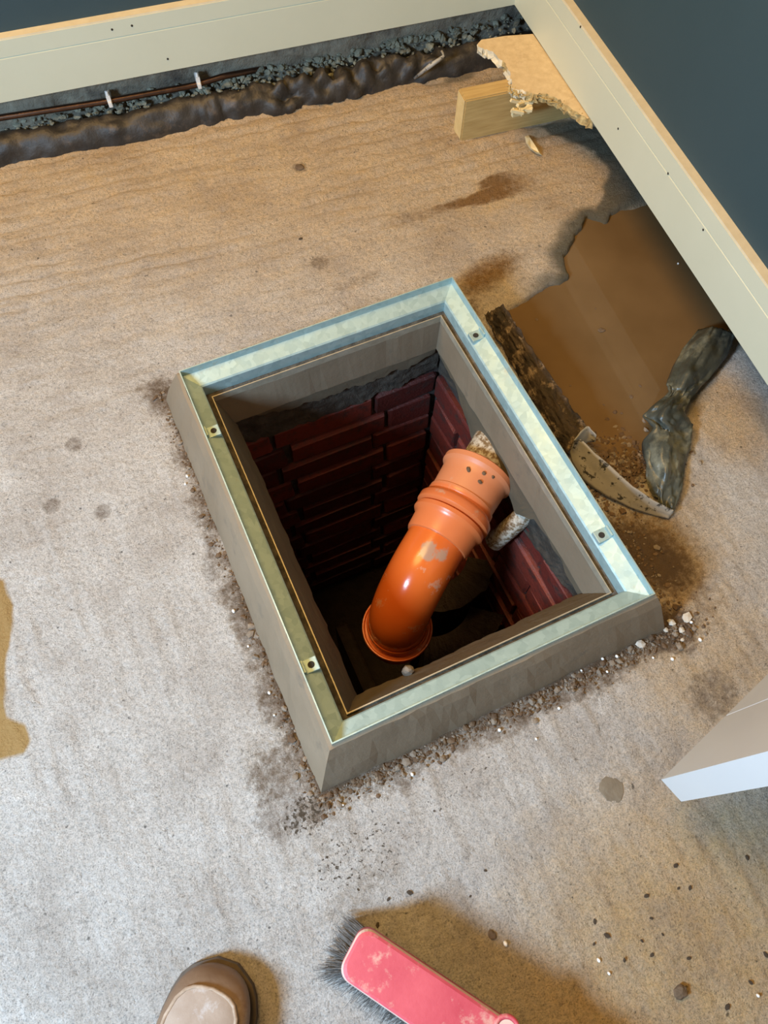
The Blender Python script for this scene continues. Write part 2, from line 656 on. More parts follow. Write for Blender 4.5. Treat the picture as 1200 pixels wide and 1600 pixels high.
# tamping ridges: across the room near the back wall, along it nearer the viewer
ph1 = (Y + .10 * X + .03 * warp + .02 * warp2) / .036 * 2 * np.pi
ph2 = (X + .05 * Y + .05 * warp + .02 * warp2) / .036 * 2 * np.pi
wtop = ss(.25, .60, Y + .1 * X - .25 * (X + .4))
wbot = (1 - ss(.1, .45, Y)) * (1 - ss(.45, .7, X))
wlow = ss(-.52, -.62, Y + .0 * X) * ss(-.2, 0, X)
amp1 = ss(.35, .6, fbm(X * 4, Y * 9, 31, 3))
amp2 = ss(.36, .6, fbm(X * 11, Y * 4, 33, 3))
r1 = 1 - (.5 - .5 * np.sin(ph1)) ** 4
r2 = (np.sin(ph2) * .5 + .5) ** 3
Z = .0046 * r1 * wtop * (.2 + amp1) + (.0036 * r2 * wbot * amp2 * ss(.38, .6, fbm(X * 26, Y * 7, 35, 3))) * (1 - wlow) + .0018 * r1 * wlow * amp1
streak = fbm(X * 60, Y * 13, 41, 4) * wbot + fbm(X * 14, Y * 60, 43, 4) * (1 - wbot)
Z = Z + .0075 * (streak - .47) + .006 * (fbm(X * 7, Y * 7, 51, 3) - .44) + .0022 * (fbm(X * 110, Y * 110, 53, 3) - .44)
near_box = np.maximum(np.abs(X) - .292, np.abs(Y) - .368)
Z = Z * (1 - .85 * ss(.03, .0, near_box))
floor0 = Z.copy()
Z = Z * (1 - depth) + depth * (-.042 + .012 * (fbm(X * 20, Y * 20, 61, 3) - .4))
bank_px = [(905, 690), (960, 740), (1020, 800), (1060, 815), (1000, 850), (960, 800)]
db = seg_dist(X, Y, P2(bank_px[:4]), False)
Z += np.where(db < .06, .010 * ss(.06, 0, db) * fbm(X * 50, Y * 50, 63, 3), 0)
Z = Z * (1 - trench) + trench * (-.05)
nx, ny = len(xs), len(ys)
idx = np.arange(nx * ny).reshape(ny, nx)
cx = (X[:-1, :-1] + X[1:, 1:]) / 2
cyy = (Y[:-1, :-1] + Y[1:, 1:]) / 2
keep = ~((np.abs(cx) < HX) & (np.abs(cyy) < HY))
q = np.stack([idx[:-1, :-1], idx[:-1, 1:], idx[1:, 1:], idx[1:, :-1]], -1)[keep]
me = bpy.data.meshes.new('floor')
me.vertices.add(nx * ny)
me.vertices.foreach_set('co', np.stack([X, Y, Z], -1).astype(np.float32).ravel())
me.loops.add(q.size)
me.loops.foreach_set('vertex_index', q.astype(np.int32).ravel())
me.polygons.add(len(q))
me.polygons.foreach_set('loop_start', np.arange(0, q.size, 4, dtype=np.int32))
me.polygons.foreach_set('loop_total', np.full(len(q), 4, np.int32))
me.update(calc_edges=True)


def floor_z(x, y):
    i = int(np.clip((y - ys[0]) / STEP, 0, ny - 1))
    j = int(np.clip((x - xs[0]) / STEP, 0, nx - 1))
    return float(Z[i, j])


def blob(px, py, rx, ry=None, ang=0.0, hard=.5):
    c = at(px, py)
    ry = ry or rx
    ca, sa = math.cos(ang), math.sin(ang)
    dx, dy = X - c[0], Y - c[1]
    u = (dx * ca + dy * sa) / rx
    v = (-dx * sa + dy * ca) / ry
    return 1 - ss(hard, 1.3, np.hypot(u, v))


ragg = fbm(X * 22, Y * 22, 71, 4)
# dirt swept up round the surround
soil = ss(.050, .0, near_box + (ragg - .47) * .09) * .62
soil = np.maximum(soil, .8 * ss(.016, .0, near_box + (ragg - .47) * .03))
soil = np.maximum(soil, blob(1010, 870, .12, .07, -1.0, .2) * .95)
soil = np.maximum(soil, blob(1040, 985, .08, .05, 0, .2) * .9)
soil = np.maximum(soil, blob(255, 620, .05, .07, 0, .2) * .7)
soil = np.maximum(soil, blob(330, 860, .03, .14, -.3, .1) * .55)
for a_ in ((500, 410, .025), (468, 262, .022), (160, 800, .02), (80, 790, .02), (115, 695, .02), (440, 1215, .06), (620, 1190, .05),
           (440, 1270, .05), (1115, 1085, .05)):
    soil = np.maximum(soil, blob(a_[0], a_[1], a_[2]) * .55)
soil = np.maximum(soil, ss(.08, .0, np.abs(sd + .01)) * .0)
bankm = blob(960, 720, .10, .07, .3, .4)
soil = np.maximum(soil, bankm)
ochre = np.maximum.reduce([blob(760, 310, .17, .10, .0, .2) * .9, blob(600, 330, .22, .08, 0, .1) * .55,
                           blob(760, 420, .12, .06, .2, .2) * .8, blob(1130, 650, .10, .14, 0, .3) * .8,
                           blob(560, 430, .2, .06, .1, .1) * .5, blob(1080, 800, .12, .2, 0, .2) * .5,
                           .80 * ss(.0, .9, Y + .45 * X), blob(1100, 1480, .36, .30, 0, .25) * .9, blob(1100, 1020, .2, .3, 0, .2) * .7, blob(0, 420, .3, .35, 0, .2) * .35])
dpoly = P2([(832, 197), (905, 185), (1080, 240), (1090, 320), (1005, 312), (975, 320), (945, 340), (922, 338), (944, 300), (948, 268), (925, 240), (880, 224)])
dpi = np.where(pt_in_poly(X, Y, dpoly), 1, -1) * seg_dist(X, Y, dpoly) + (ragg - .47) * .03
damp = np.maximum.reduce([.85 * ss(-.008, .012, dpi),
                          .9 * ss(.06, 0, np.abs(sd)) * (X > .3), blob(1195, 660, .04, .09, 0, .2) * .45])
damp *= ss(.40, .62, X + .25 * Y)
damp = np.maximum(damp, blob(720, 122, .05, .02) * .7)
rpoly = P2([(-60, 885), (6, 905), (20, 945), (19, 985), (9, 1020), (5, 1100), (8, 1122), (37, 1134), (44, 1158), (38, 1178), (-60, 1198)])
gold_patch = ss(-.006, .006, np.where(pt_in_poly(X, Y, rpoly), 1, -1) * seg_dist(X, Y, rpoly) + (ragg - .47) * .012)  # golden-brown patch with a drawn outline at the left edge of the slab
strk = ss(.40, .62, fbm(X * 9 + 2, Y * 42, 91, 4))
grime = np.maximum.reduce([blob(745, 300, .17, .075, -.05, .2) * (.25 + .75 * strk), blob(830, 335, .10, .05, .2, .2) * .7 * strk, blob(760, 430, .12, .05, .3, .3) * .8, blob(640, 340, .14, .05, 0, .1) * .55 * strk,
                           blob(720, 215, .10, .04, 0, .1) * .45, blob(600, 1480, .0, .0) * 0 if False else blob(500, 1330, .12, .07, 0, .1) * .42, blob(560, 440, .12, .03, .1, .1) * .5,
                           .62 * ss(.085, .0, near_box + (ragg - .47) * .05), blob(1010, 850, .14, .10, -1, .2) * .85, blob(1080, 930, .10, .08, -1, .2) * .6, blob(420, 1200, .07, .10, .3, .1) * .55,
                           blob(560, 1390, .14, .06, .3, .1) * .45])
speck = np.maximum.reduce([blob(560, 1340, .15, .08, 0, .2) * .5, blob(480, 1270, .07, .05, 0, .2) * .6, blob(700, 1240, .2, .05, .1, .2) * .45,
                           blob(900, 1400, .25, .12, 0, .2) * .38, blob(230, 760, .2, .1) * .3])
mud = depth * (1 - trench)
for n_, a_ in (('soil', soil), ('ochre', ochre), ('damp', damp), ('gold_patch', gold_patch), ('grime', grime), ('speck', speck), ('mud', np.maximum(mud, trench))):
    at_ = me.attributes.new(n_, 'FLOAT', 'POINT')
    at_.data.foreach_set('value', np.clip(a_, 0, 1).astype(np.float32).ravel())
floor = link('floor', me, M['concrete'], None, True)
structure(floor)

# muddy water in the hole in the slab
wp = [at(x, y, -.010) for x, y in [(1010, 295), (945, 330), (905, 325), (868, 395), (880, 432), (800, 466), (764, 486), (800, 570), (850, 650),
                                   (895, 712), (930, 740), (990, 740), (1045, 705), (1072, 655), (1096, 592), (1120, 538), (1235, 508),
                                   (1320, 430), (1120, 195)]]
wv = [(p[0], p[1], -.010) for p in wp]
water = pyd('puddle', wv, [tuple(range(len(wv)))], M['water'])
fix_normals(water)
tag(water, 'pool of muddy brown water standing in the broken slab beside the manhole', 'puddle')


# ------------------------------------------------------------------ walls and skirtings
def prism(name, prof, L, mtx, mat, parent=None, x0=0.0, mats=None):
    """prof: (y, z) closed polygon extruded along local x from x0 to L"""
    n = len(prof)
    v = [mtx @ Vector((x0, y, z)) for y, z in prof] + [mtx @ Vector((L, y, z)) for y, z in prof]
    f = [tuple(range(n)), tuple(range(2 * n - 1, n - 1, -1))] + [(i, (i + 1) % n, (i + 1) % n + n, i + n) for i in range(n)]
    o = pyd(name, v, f, mat, parent)
    fix_normals(o)
    return o


def zpl(px, py, o, n):
    return onp(px, py, o, n)[2]


SKT = 0.018
zg = zpl(0, 92.5, BK, WY)
zt = zpl(0, 64, BK, WY)
prof = [(0, ZS), (0, zg - .0015), (.0022, zg), (0, zg + .0015), (0, zt), (SKT, zt), (SKT, ZS)]
bb = structure(prism('baseboard_back', prof, LB, MB, M['paint'], x0=.0))
structure(prism('trim_1', [(.0008, zt), (SKT + .002, zt), (SKT + .002, zt + .004), (.0018, zt + .003)], LB, MB, M['mdf']))
br = structure(prism('baseboard_right', prof, LR, MR, M['paint']))
structure(prism('trim_2', [(.0008, zt), (SKT + .002, zt), (SKT + .002, zt + .004), (.0018, zt + .003)], LR, MR, M['mdf']))


def nail(px, py, o, n, parent, r=.0022):
    p = onp(px, py, o, n)
    lathe('nail_hole', p - n * .0006, n, [(0, 0.0001), (0, r), (.0012, r * .9)], M['hole'], parent, seg=10)


for px, py in ((175, 46), (206, 40), (262, 92)):
    nail(px, py, BK, WY, bb)
for px, py in ((966, 201), (1044, 271), (1099, 359), (907, 42)):
    nail(px, py, RT, WX, br)

wb = structure(prism('wall_back', [(SKT, ZS + .004), (SKT, 2.4), (.20, 2.4), (.20, ZS + .004)], LB, MB, M['navy'], x0=-.2))
wr = structure(prism('wall_right', [(SKT, ZS + .004), (SKT, 2.4), (.20, 2.4), (.20, ZS + .004)], LR, MR, M['navy'], x0=-.02))


# bare blockwork exposed below the plaster
def rough_wall(name, mtx, L, y0, parent, amp=.010, seed=80, lean=0.0):
    na, nb = int(L / .006), 34
    U, V = np.meshgrid(np.linspace(-.1, L, na), np.linspace(-.055, ZS + .03, nb))
    D = y0 - amp * fbm(U * 30, V * 30, seed, 4) - amp * 1.2 * ss(.45, .65, fbm(U * 9, V * 14, seed + 5, 3)) * ss(.11, .06, V) + lean * (V - .06)
    P = np.stack([U, D, V], -1).reshape(-1, 3)
    P = np.array([tuple(mtx @ Vector(p)) for p in P]).reshape(nb, na, 3)
    return grid_mesh(name, P, M['masonry'], parent)


rough_wall('bare_blockwork', MB, LB, .050, wb)
rough_wall('bare_blockwork', MR, LR, .195, wr, amp=.006, seed=95)

# grey door edge at the right, foot of an open door
dc = at(1033, 1218, .125)
de = at(1133, 1119, .125) - dc
dl = np.linalg.norm(de[:2])
du = de / dl
dn = np.array([du[1], -du[0], 0])
MD = Matrix(((du[0], dn[0], 0, dc[0]), (du[1], dn[1], 0, dc[1]), (0, 0, 1, 0), (0, 0, 0, 1)))
door = empty('door_1', (0, 0, 0))
structure(door)


def slab_x(name, pr, z0, z1, mat, parent):
    n = len(pr)
    v = [MD @ Vector((x, y, z0)) for x, y in pr] + [MD @ Vector((x, y, z1)) for x, y in pr]
    f = [tuple(range(n)), tuple(range(2 * n - 1, n - 1, -1))] + [(i, (i + 1) % n, (i + 1) % n + n, i + n) for i in range(n)]
    return fix_normals(pyd(name, v, f, mat, parent))


M['door'] = simple('grey_white_door_paint', (.60, .60, .60), (.64, .64, .63), 5, .4, bscale=250, bdist=.0002)
DT = .034
slab_x('stile', [(0, 0), (dl - .001, 0), (dl - .001, DT), (0, DT)], .125, 2.05, M['door'], door)
slab_x('door_panel', [(dl + .0005, .0012), (dl + .0025, 0), (.62, 0), (.62, DT), (dl - .001, DT), (dl - .001, .004), (dl + .0005, .004)], .125, 2.05, M['door'], door)

# ------------------------------------------------------------------ manhole: brick chamber
ch = empty('inspection_chamber', (0, 0, 0))
tag(ch, 'brick lined inspection chamber with grey-brown mortar kerb raised above the slab', 'manhole')


def ring_sweep(name, prof, a, b, mat, parent, closed=True, smooth=False, sub=1, jit=0.0):
    """prof (offset inwards from the a x b half-size rectangle, z) swept round the rectangle"""
    cor = [(-1, 1), (1, 1), (1, -1), (-1, -1)]
    pts = []
    for i in range(4):
        for k in range(sub):
            t = k / sub
            pts.append((cor[i][0] * (1 - t) + cor[(i + 1) % 4][0] * t, cor[i][1] * (1 - t) + cor[(i + 1) % 4][1] * t))
    n = len(pts)
    v, f = [], []
    for off, z in prof:
        for sx, sy in pts:
            x, y = sx * (a - off), sy * (b - off)
            if jit:
                x += (float(vn(sx * 9 + z * 90, sy * 11, 7)) - .5) * jit
                y += (float(vn(sx * 11, sy * 9 + z * 90, 8)) - .5) * jit
            v.append((x, y, z))
    m = len(prof)
    for i in range(m if closed else m - 1):
        j = (i + 1) % m
        for k in range(n):
            f.append((i * n + k, i * n + (k + 1) % n, j * n + (k + 1) % n, j * n + k))
    o = pyd(name, v, f, mat, parent, smooth)
    return fix_normals(o)


A, B = .2535, .3254
kerb = ring_sweep('mortar_kerb', [(-.041, -.03), (-.040, -.003), (-.038, .004), (-.027, .040), (-.013, .085), (-.005, .1035), (.0006, .1045), (.0010, .085), (.036, .05), (.036, -.03)],
                  A, B, M['mortar'], ch, sub=40, jit=.0035)


def render_face(name, pa, pb, top, bots, mat, n_in, thick=.012, seed=0, nz=14, lean=0.0, amp=.0015):
    """panel on an inner face from point pa to pb (plan), ragged lower edge from (t, z) list; n_in points into the shaft"""
    nt_ = 70
    t = np.linspace(0, 1, nt_)
    zb = np.interp(t, [q_[0] for q_ in bots], [q_[1] for q_ in bots])
    zb = zb + (fbm(t * 26, t * 0, seed, 4) - .47) * .030
    P = np.zeros((nz, nt_, 3))
    for i in range(nz):
        k = i / (nz - 1)
        z = top * (1 - k) + zb * k
        d = lean * (top - z) + amp * (fbm(t * 14, z * 60, seed + 3) - .45) * 2
        P[i, :, 0] = pa[0] + (pb[0] - pa[0]) * t + n_in[0] * d
        P[i, :, 1] = pa[1] + (pb[1] - pa[1]) * t + n_in[1] * d
        P[i, :, 2] = z
    back = P[-1:].copy()
    back[..., 0] -= n_in[0] * thick
    back[..., 1] -= n_in[1] * thick
    back[..., 2] += .006
    return grid_mesh(name, np.concatenate([P, back]), mat, ch, smooth=False)


ZL = .064
LX, LY = .2165, .289
fb = [(p[0], p[2]) for p in (onp(x, y, (0, .292, 0), (0, 1, 0)) for x, y in ((378, 655), (410, 646), (497, 627), (547, 608), (584, 592), (640, 572), (680, 550)))]
fb = [((x + LX) / (2 * LX), z) for x, z in fb]
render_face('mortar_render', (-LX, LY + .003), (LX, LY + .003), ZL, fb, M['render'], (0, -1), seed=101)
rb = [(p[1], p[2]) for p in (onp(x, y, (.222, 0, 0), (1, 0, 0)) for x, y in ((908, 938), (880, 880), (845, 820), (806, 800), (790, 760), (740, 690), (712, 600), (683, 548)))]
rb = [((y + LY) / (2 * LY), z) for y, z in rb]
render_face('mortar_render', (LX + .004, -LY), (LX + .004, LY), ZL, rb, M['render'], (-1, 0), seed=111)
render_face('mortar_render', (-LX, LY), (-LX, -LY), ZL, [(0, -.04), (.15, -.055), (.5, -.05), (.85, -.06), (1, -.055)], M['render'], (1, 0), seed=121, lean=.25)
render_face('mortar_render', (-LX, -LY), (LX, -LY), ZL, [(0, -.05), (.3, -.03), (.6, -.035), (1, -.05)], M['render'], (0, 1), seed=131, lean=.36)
# rough bedding mortar showing between render and brick
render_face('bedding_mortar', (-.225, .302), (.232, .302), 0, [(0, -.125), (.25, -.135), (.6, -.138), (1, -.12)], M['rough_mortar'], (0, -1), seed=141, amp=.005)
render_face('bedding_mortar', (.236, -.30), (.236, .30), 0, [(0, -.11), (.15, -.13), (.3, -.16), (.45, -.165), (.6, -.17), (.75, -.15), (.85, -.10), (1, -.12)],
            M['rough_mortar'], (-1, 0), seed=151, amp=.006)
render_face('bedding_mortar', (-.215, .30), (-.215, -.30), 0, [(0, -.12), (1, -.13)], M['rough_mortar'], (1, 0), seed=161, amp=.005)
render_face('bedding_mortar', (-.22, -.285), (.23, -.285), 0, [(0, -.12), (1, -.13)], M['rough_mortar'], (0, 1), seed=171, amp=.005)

# brickwork: every brick its own object, four shared meshes of slightly different wear
BX0, BX1, BY0, BY1, ZB = -.216, .2365, -.286, .3055, -1.15


def brick_mesh(L, nm):
    bm = bmesh.new()
    bmesh.ops.create_cube(bm, size=1)
    for v in bm.verts:
        v.co = Vector((v.co.x * L, v.co.y * .05, v.co.z * .065))
    bmesh.ops.bevel(bm, geom=bm.edges[:], offset=.005, segments=1, affect='EDGES')
    for v in bm.verts:
        v.co += Vector((random.uniform(-.003, .003), random.uniform(-.003, .003), random.uniform(-.003, .003)))
    me_ = bpy.data.meshes.new('brick')
    bm.normal_update()
    bm.to_mesh(me_)
    bm.free()
    me_.materials.append(M['brick'])
    return me_


bmeshes = {}


def brick(x, y, z, L, rz):
    key = (round(L / .02), random.randint(0, 1))
    if key not in bmeshes:
        bmeshes[key] = brick_mesh(key[0] * .02, 'brick')
    o = bpy.data.objects.new('brick', bmeshes[key])
    COL.objects.link(o)
    o.parent = ch
    o.location = (x, y, z)
    o.rotation_euler = (random.uniform(-.012, .012), random.uniform(-.008, .008), rz + random.uniform(-.012, .012))


zc = -.1755
row = 0
while zc > ZB + .03:
    for (p0, p1, rz, nx_, ny_) in (((BX0, BY1), (BX1, BY1), 0, 0, 1), ((BX1, BY1), (BX1, BY0), math.pi / 2, 1, 0),
                                   ((BX1, BY0), (BX0, BY0), 0, 0, -1), ((BX0, BY0), (BX0, BY1), math.pi / 2, -1, 0)):
        p0 = np.array(p0)
        p1 = np.array(p1)
        Lw = np.linalg.norm(p1 - p0)
        d = (p1 - p0) / Lw
        s = 0.004 if row % 2 == 0 else -.06 + .004
        first = True
        while s < Lw - .02:
            L = .215 if row % 2 == 0 else (.105 if first else .215)
            if row % 2 and first:
                s = .004
            if nx_ == 0 and ny_ == 1 and row % 2 == 0 and first:
                L = .075
            e = min(s + L, Lw - .004)
            if e - s > .03:
                c_ = p0 + d * (s + e) / 2 + np.array([nx_, ny_]) * .0245
                pr_ = random.uniform(-.002, .003)
                brick(c_[0] - nx_ * pr_, c_[1] - ny_ * pr_, zc + random.uniform(-.002, .002), e - s, rz)
            s = e + .010
            first = False
    zc -= .075
    row += 1
# joints behind the bricks
jv, jf = [], []
for x, y in ((BX0 - .010, BY1 + .010), (BX1 + .010, BY1 + .010), (BX1 + .010, BY0 - .010), (BX0 - .010, BY0 - .010)):
    jv += [(x, y, .0), (x, y, ZB - .02)]
for i in range(4):
    a_, b_ = 2 * i, 2 * ((i + 1) % 4)
    jf.append((a_, a_ + 1, b_ + 1, b_))
fix_normals(pyd('brick_joints', jv, jf, M['joint'], ch))
# benching at the bottom: sloped shelves either side of a channel, wet stepped ledges
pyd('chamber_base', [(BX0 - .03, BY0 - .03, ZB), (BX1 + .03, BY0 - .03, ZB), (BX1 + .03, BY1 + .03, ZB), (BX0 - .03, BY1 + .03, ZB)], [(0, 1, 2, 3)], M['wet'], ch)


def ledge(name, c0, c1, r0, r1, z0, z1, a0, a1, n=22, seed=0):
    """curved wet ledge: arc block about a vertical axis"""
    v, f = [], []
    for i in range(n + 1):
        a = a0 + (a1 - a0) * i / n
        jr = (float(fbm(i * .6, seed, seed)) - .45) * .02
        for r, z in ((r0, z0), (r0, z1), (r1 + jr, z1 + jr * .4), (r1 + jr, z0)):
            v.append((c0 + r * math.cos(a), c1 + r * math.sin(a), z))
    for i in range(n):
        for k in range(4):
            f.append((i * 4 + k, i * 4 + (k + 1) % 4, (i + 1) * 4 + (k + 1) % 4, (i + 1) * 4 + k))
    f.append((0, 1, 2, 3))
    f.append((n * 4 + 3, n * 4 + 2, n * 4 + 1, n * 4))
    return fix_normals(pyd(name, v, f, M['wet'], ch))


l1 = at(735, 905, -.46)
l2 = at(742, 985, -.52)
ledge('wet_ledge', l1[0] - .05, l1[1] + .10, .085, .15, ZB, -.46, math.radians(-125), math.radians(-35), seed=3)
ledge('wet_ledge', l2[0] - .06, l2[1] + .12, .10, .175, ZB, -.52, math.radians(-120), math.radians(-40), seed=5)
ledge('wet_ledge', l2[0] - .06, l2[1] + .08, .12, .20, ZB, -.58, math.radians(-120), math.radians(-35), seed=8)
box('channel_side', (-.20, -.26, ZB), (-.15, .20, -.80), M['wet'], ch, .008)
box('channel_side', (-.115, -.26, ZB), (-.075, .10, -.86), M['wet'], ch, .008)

# ------------------------------------------------------------------ galvanised frame
fr = empty('manhole_frame', (0, 0, .10))
tag(fr, 'galvanised steel recessed manhole frame bedded on the mortar kerb, cover removed', 'frame')


def ch_of(o, par):
    o.parent = par
    o.matrix_parent_inverse = Matrix.Translation(par.location).inverted()
    return o


ch_of(ring_sweep('flange', [(0, .092), (0, .1145), (.0018, .1145), (.0024, .1005), (.0240, .0900), (.0262, .0875), (.0262, .0615), (.0245, .0615), (.0240, .0865), (.004, .092)],
                 A, B, M['steel'], None), fr)
ch_of(ring_sweep('channel', [(.0262, .064), (.0355, .0585), (.0355, .054), (.0262, .054)], A, B, M['channel'], None, sub=60, jit=.002), fr)
ch_of(ring_sweep('inner_lip', [(.0352, .052), (.0352, .0668), (.0370, .0668), (.0370, .052)], A, B, M['lip'], None), fr)


def lug(px, py, side):
    p = at(px, py, .098)
    xo = side * (A - .0135)
    o = box('lug', (xo - .012, p[1] - .010, .0920), (xo + .012, p[1] + .010, .1000), M['steel'], None, .0012)
    ch_of(o, fr)
    # turned up end tab and screw hole
    t = box('lug_tab', (xo + side * .0095 - .0015, p[1] - .009, .0985), (xo + side * .0095 + .0015, p[1] + .009, .108), M['steel'], None, .0006)
    t.parent = o
    h = lathe('screw_hole', (xo - side * .002, p[1], .1003), (0, 0, 1), [(0, .0001), (0, .0035), (.0004, .0048), (-.001, .0052)], M['hole'], None, seg=16)
    h.parent = o
    h.matrix_parent_inverse = o.matrix_world.inverted()
    t.matrix_parent_inverse = o.matrix_world.inverted()
    for q_ in (t, h):
        q_.matrix_parent_inverse = Matrix.Identity(4)
    return o


for px, py, s_ in ((334, 674, -1), (484, 1040, -1), (741, 526, 1), (937, 838, 1)):
    o = lug(px, py, s_)

# ------------------------------------------------------------------ orange drain bend
PA = np.array([.222, .066, -.090])
PP = np.array([-.049, -.122, -.118])
ax = (PP - PA) / np.linalg.norm(PP - PA)
drain = empty('drain_bend', tuple(PP))
tag(drain, 'orange plastic drain bend and coupling turning down inside the chamber', 'pipe')
RB = .098
Ltot = np.linalg.norm(PP - PA)
dn_ = np.array([0, 0, -1.0])
path, rad = [], []
for d_ in np.linspace(.12, Ltot - RB, 5):
    path.append(PA + ax * d_)
cent = PA + ax * (Ltot - RB) + dn_ * RB
for k in range(1, 17):
    a_ = math.pi / 2 * k / 16
    path.append(cent + ax * RB * math.sin(a_) - dn_ * RB * math.cos(a_))
for d_ in (.012, .03, .055):
    path.append(cent + ax * RB + dn_ * d_)
rad = [.0555] * len(path)


def ch2(o):
    return ch_of(o, drain)


bend = ch2(tube('bend', path, rad, M['orange'], None, seg=56))


def dust_attr(o, fn):
    m_ = o.data
    a_ = m_.attributes.new('dust', 'FLOAT', 'POINT')
    a_.data.foreach_set('value', [float(fn(v.co)) for v in m_.vertices])


dust_attr(bend, lambda c: ss(.20, .10, np.dot(np.array(c) - PA, ax)) * .35)


def px_of(c):
    q_ = np.array(c) - CAM
    d_ = q_ @ FWD
    return 600 + F_PX * (q_ @ RIGHT) / d_, 800 - F_PX * (q_ @ UP) / d_


def cement_at(o, spots):
    a_ = o.data.attributes.new('cement', 'FLOAT', 'POINT')
    vals = []
    for v_ in o.data.vertices:
        x_, y_ = px_of(v_.co)
        vals.append(float(max(ss(1.3, .3, math.hypot((x_ - sx) / rx, (y_ - sy) / ry)) for sx, sy, rx, ry in spots)) * .95)
    a_.data.foreach_set('value', vals)


cement_at(bend, [(668, 862, 16, 22), (690, 868, 12, 14), (640, 876, 9, 5), (655, 888, 6, 5)])


def ringpart(name, prof, par=None, mat=None):
    o = lathe(name, PA + ax * .012, ax, prof, mat or M['orange'], None, seg=64)
    edge_split(o, 40)
    dust_attr(o, lambda c: .3 if np.dot(np.array(c) - PA, ax) > .11 else .75)
    return o


cp = ch2(ringpart('coupling', [(.026, .048), (.024, .0650), (.028, .0705), (.038, .0705), (.043, .0660), (.046, .0640), (.062, .0632), (.094, .0620), (.096, .0645),
                               (.103, .0650), (.107, .0625), (.110, .0630), (.114, .0690), (.119, .0725), (.131, .0725), (.135, .069), (.137, .0630), (.137, .050)]))
cl = ch2(ringpart('collar', [(.1375, .054), (.1375, .0650), (.140, .0695), (.148, .0700), (.152, .067), (.157, .0625), (.186, .0610), (.190, .0590), (.191, .0555)]))
# foot socket below the bend
sz = cent + ax * RB + dn_ * .030
ft = ch2(lathe('foot_socket', sz, dn_, [(-.004, .0562), (-.006, .0585), (.000, .0600), (.006, .0585), (.007, .0565), (.020, .0568), (.020, .0628), (.016, .0655), (.016, .0680), (.022, .0690),
                                        (.028, .0680), (.030, .0640), (.055, .062), (.075, .060), (.075, .056)], M['orange'], None, seg=64))
edge_split(ft, 40)
dust_attr(ft, lambda c: 0)
# mud dabs on the coupling
up_ = np.cross(np.cross(ax, np.array([0, 0, 1.0])), ax)
up_ /= np.linalg.norm(up_)
sd_ = np.cross(ax, up_)
for d_, an, r_ in ((.060, .1, .0045), (.052, .52, .0038), (.047, .80, .004), (.070, .55, .004)):
    c_ = PA + ax * (d_ + .012) + (up_ * math.cos(an - .25) - sd_ * math.sin(an - .25)) * .0650
    bm = bmesh.new()
    rock_bm(bm, (0, 0, 0), r_, 2, .45, .12)
    nrm = (up_ * math.cos(an - .25) - sd_ * math.sin(an - .25))
    bmesh.ops.transform(bm, matrix=Matrix.Translation(Vector(c_)) @ Vector(nrm).to_track_quat('Z', 'Y').to_matrix().to_4x4(), verts=bm.verts)
    o = frombm('mud_dab', bm, M['soil'], cp, True)
    o.matrix_parent_inverse = Matrix.Identity(4)
    o.matrix_parent_inverse = cp.matrix_parent_inverse.inverted() if False else Matrix.Identity(4)
# moulded bar mark
# white stub that the coupling is pushed on to
st = lathe('pipe_stub', PA - ax * .05, ax, [(0, .043), (.105, .043), (.105, .036), (0, .036)], M['pvc_white'], None, seg=40, closed=True)
edge_split(st, 40)
tag(st, 'dirty white pipe stub leaving the chamber wall behind the orange coupling', 'pipe')
s0 = onp(814, 810, (.234, 0, 0), (1, 0, 0))
s1 = onp(771, 847, (.190, 0, 0), (1, 0, 0))
wx_ = (s1 - s0) / np.linalg.norm(s1 - s0)
wl = np.linalg.norm(s1 - s0) + .03
print('WASTE', s0, s1, wl)
ws = lathe('waste_pipe', s0 - wx_ * .03, wx_, [(0, .0195), (wl, .0195), (wl, .016), (0, .016)], M['pvc_white'], None, seg=32, closed=True)
edge_split(ws, 40)
tag(ws, 'short dirt-speckled white waste pipe poking from the wall below the coupling', 'pipe')

# ------------------------------------------------------------------ timber and chipboard by the right wall
t0 = at(719, 223, 0)
tb = empty('timber_joist', tuple(t0))
tag(tb, 'sawn pine batten standing on edge on the slab, running under the right skirting', 'timber')
MT = Matrix(((WX[0], WY[0], 0, t0[0]), (WX[1], WY[1], 0, t0[1]), (0, 0, 1, 0), (0, 0, 0, 1)))
fz = 0.001
TH = .098
bm = bmesh.new()
bmesh.ops.create_cube(bm, size=1)
for v in bm.verts:
    v.co = Vector(((v.co.x + .5) * .27, (v.co.y + .5) * .042, fz + (v.co.z + .5) * TH))
bmesh.ops.bevel(bm, geom=bm.edges[:], offset=.0025, segments=2, affect='EDGES')
bmesh.ops.subdivide_edges(bm, edges=[e for e in bm.edges if abs((e.verts[0].co - e.verts[1].co).x) > .1], cuts=8)
o = frombm('beam', bm, M['wood'], None)
o.matrix_world = MT
o.parent = tb
o.matrix_parent_inverse = Matrix.Translation(tb.location).inverted()
o = box('end_grain', (-.0006, .0025, fz + .0025), (.0006, .0395, fz + TH - .0025), M['wood_end'], None)
o.matrix_world = MT
o.parent = tb
o.matrix_parent_inverse = Matrix.Translation(tb.location).inverted()

DK0 = .0992
deck = empty('chipboard_offcut', tuple(at(830, 110, DK0)))
tag(deck, 'broken piece of chipboard flooring lying on the pine batten in the corner', 'board')
outl = [(745, 70), (752, 62), (790, 56), (833, 53), (880, 120), (925, 187)]
lowr = [(925, 187), (905, 178), (884, 164), (868, 152), (850, 146), (832, 146), (812, 140), (799, 138), (800, 128), (797, 112), (788, 97), (772, 83), (755, 76)]
top_px = outl + lowr[1:]
DT_ = .018


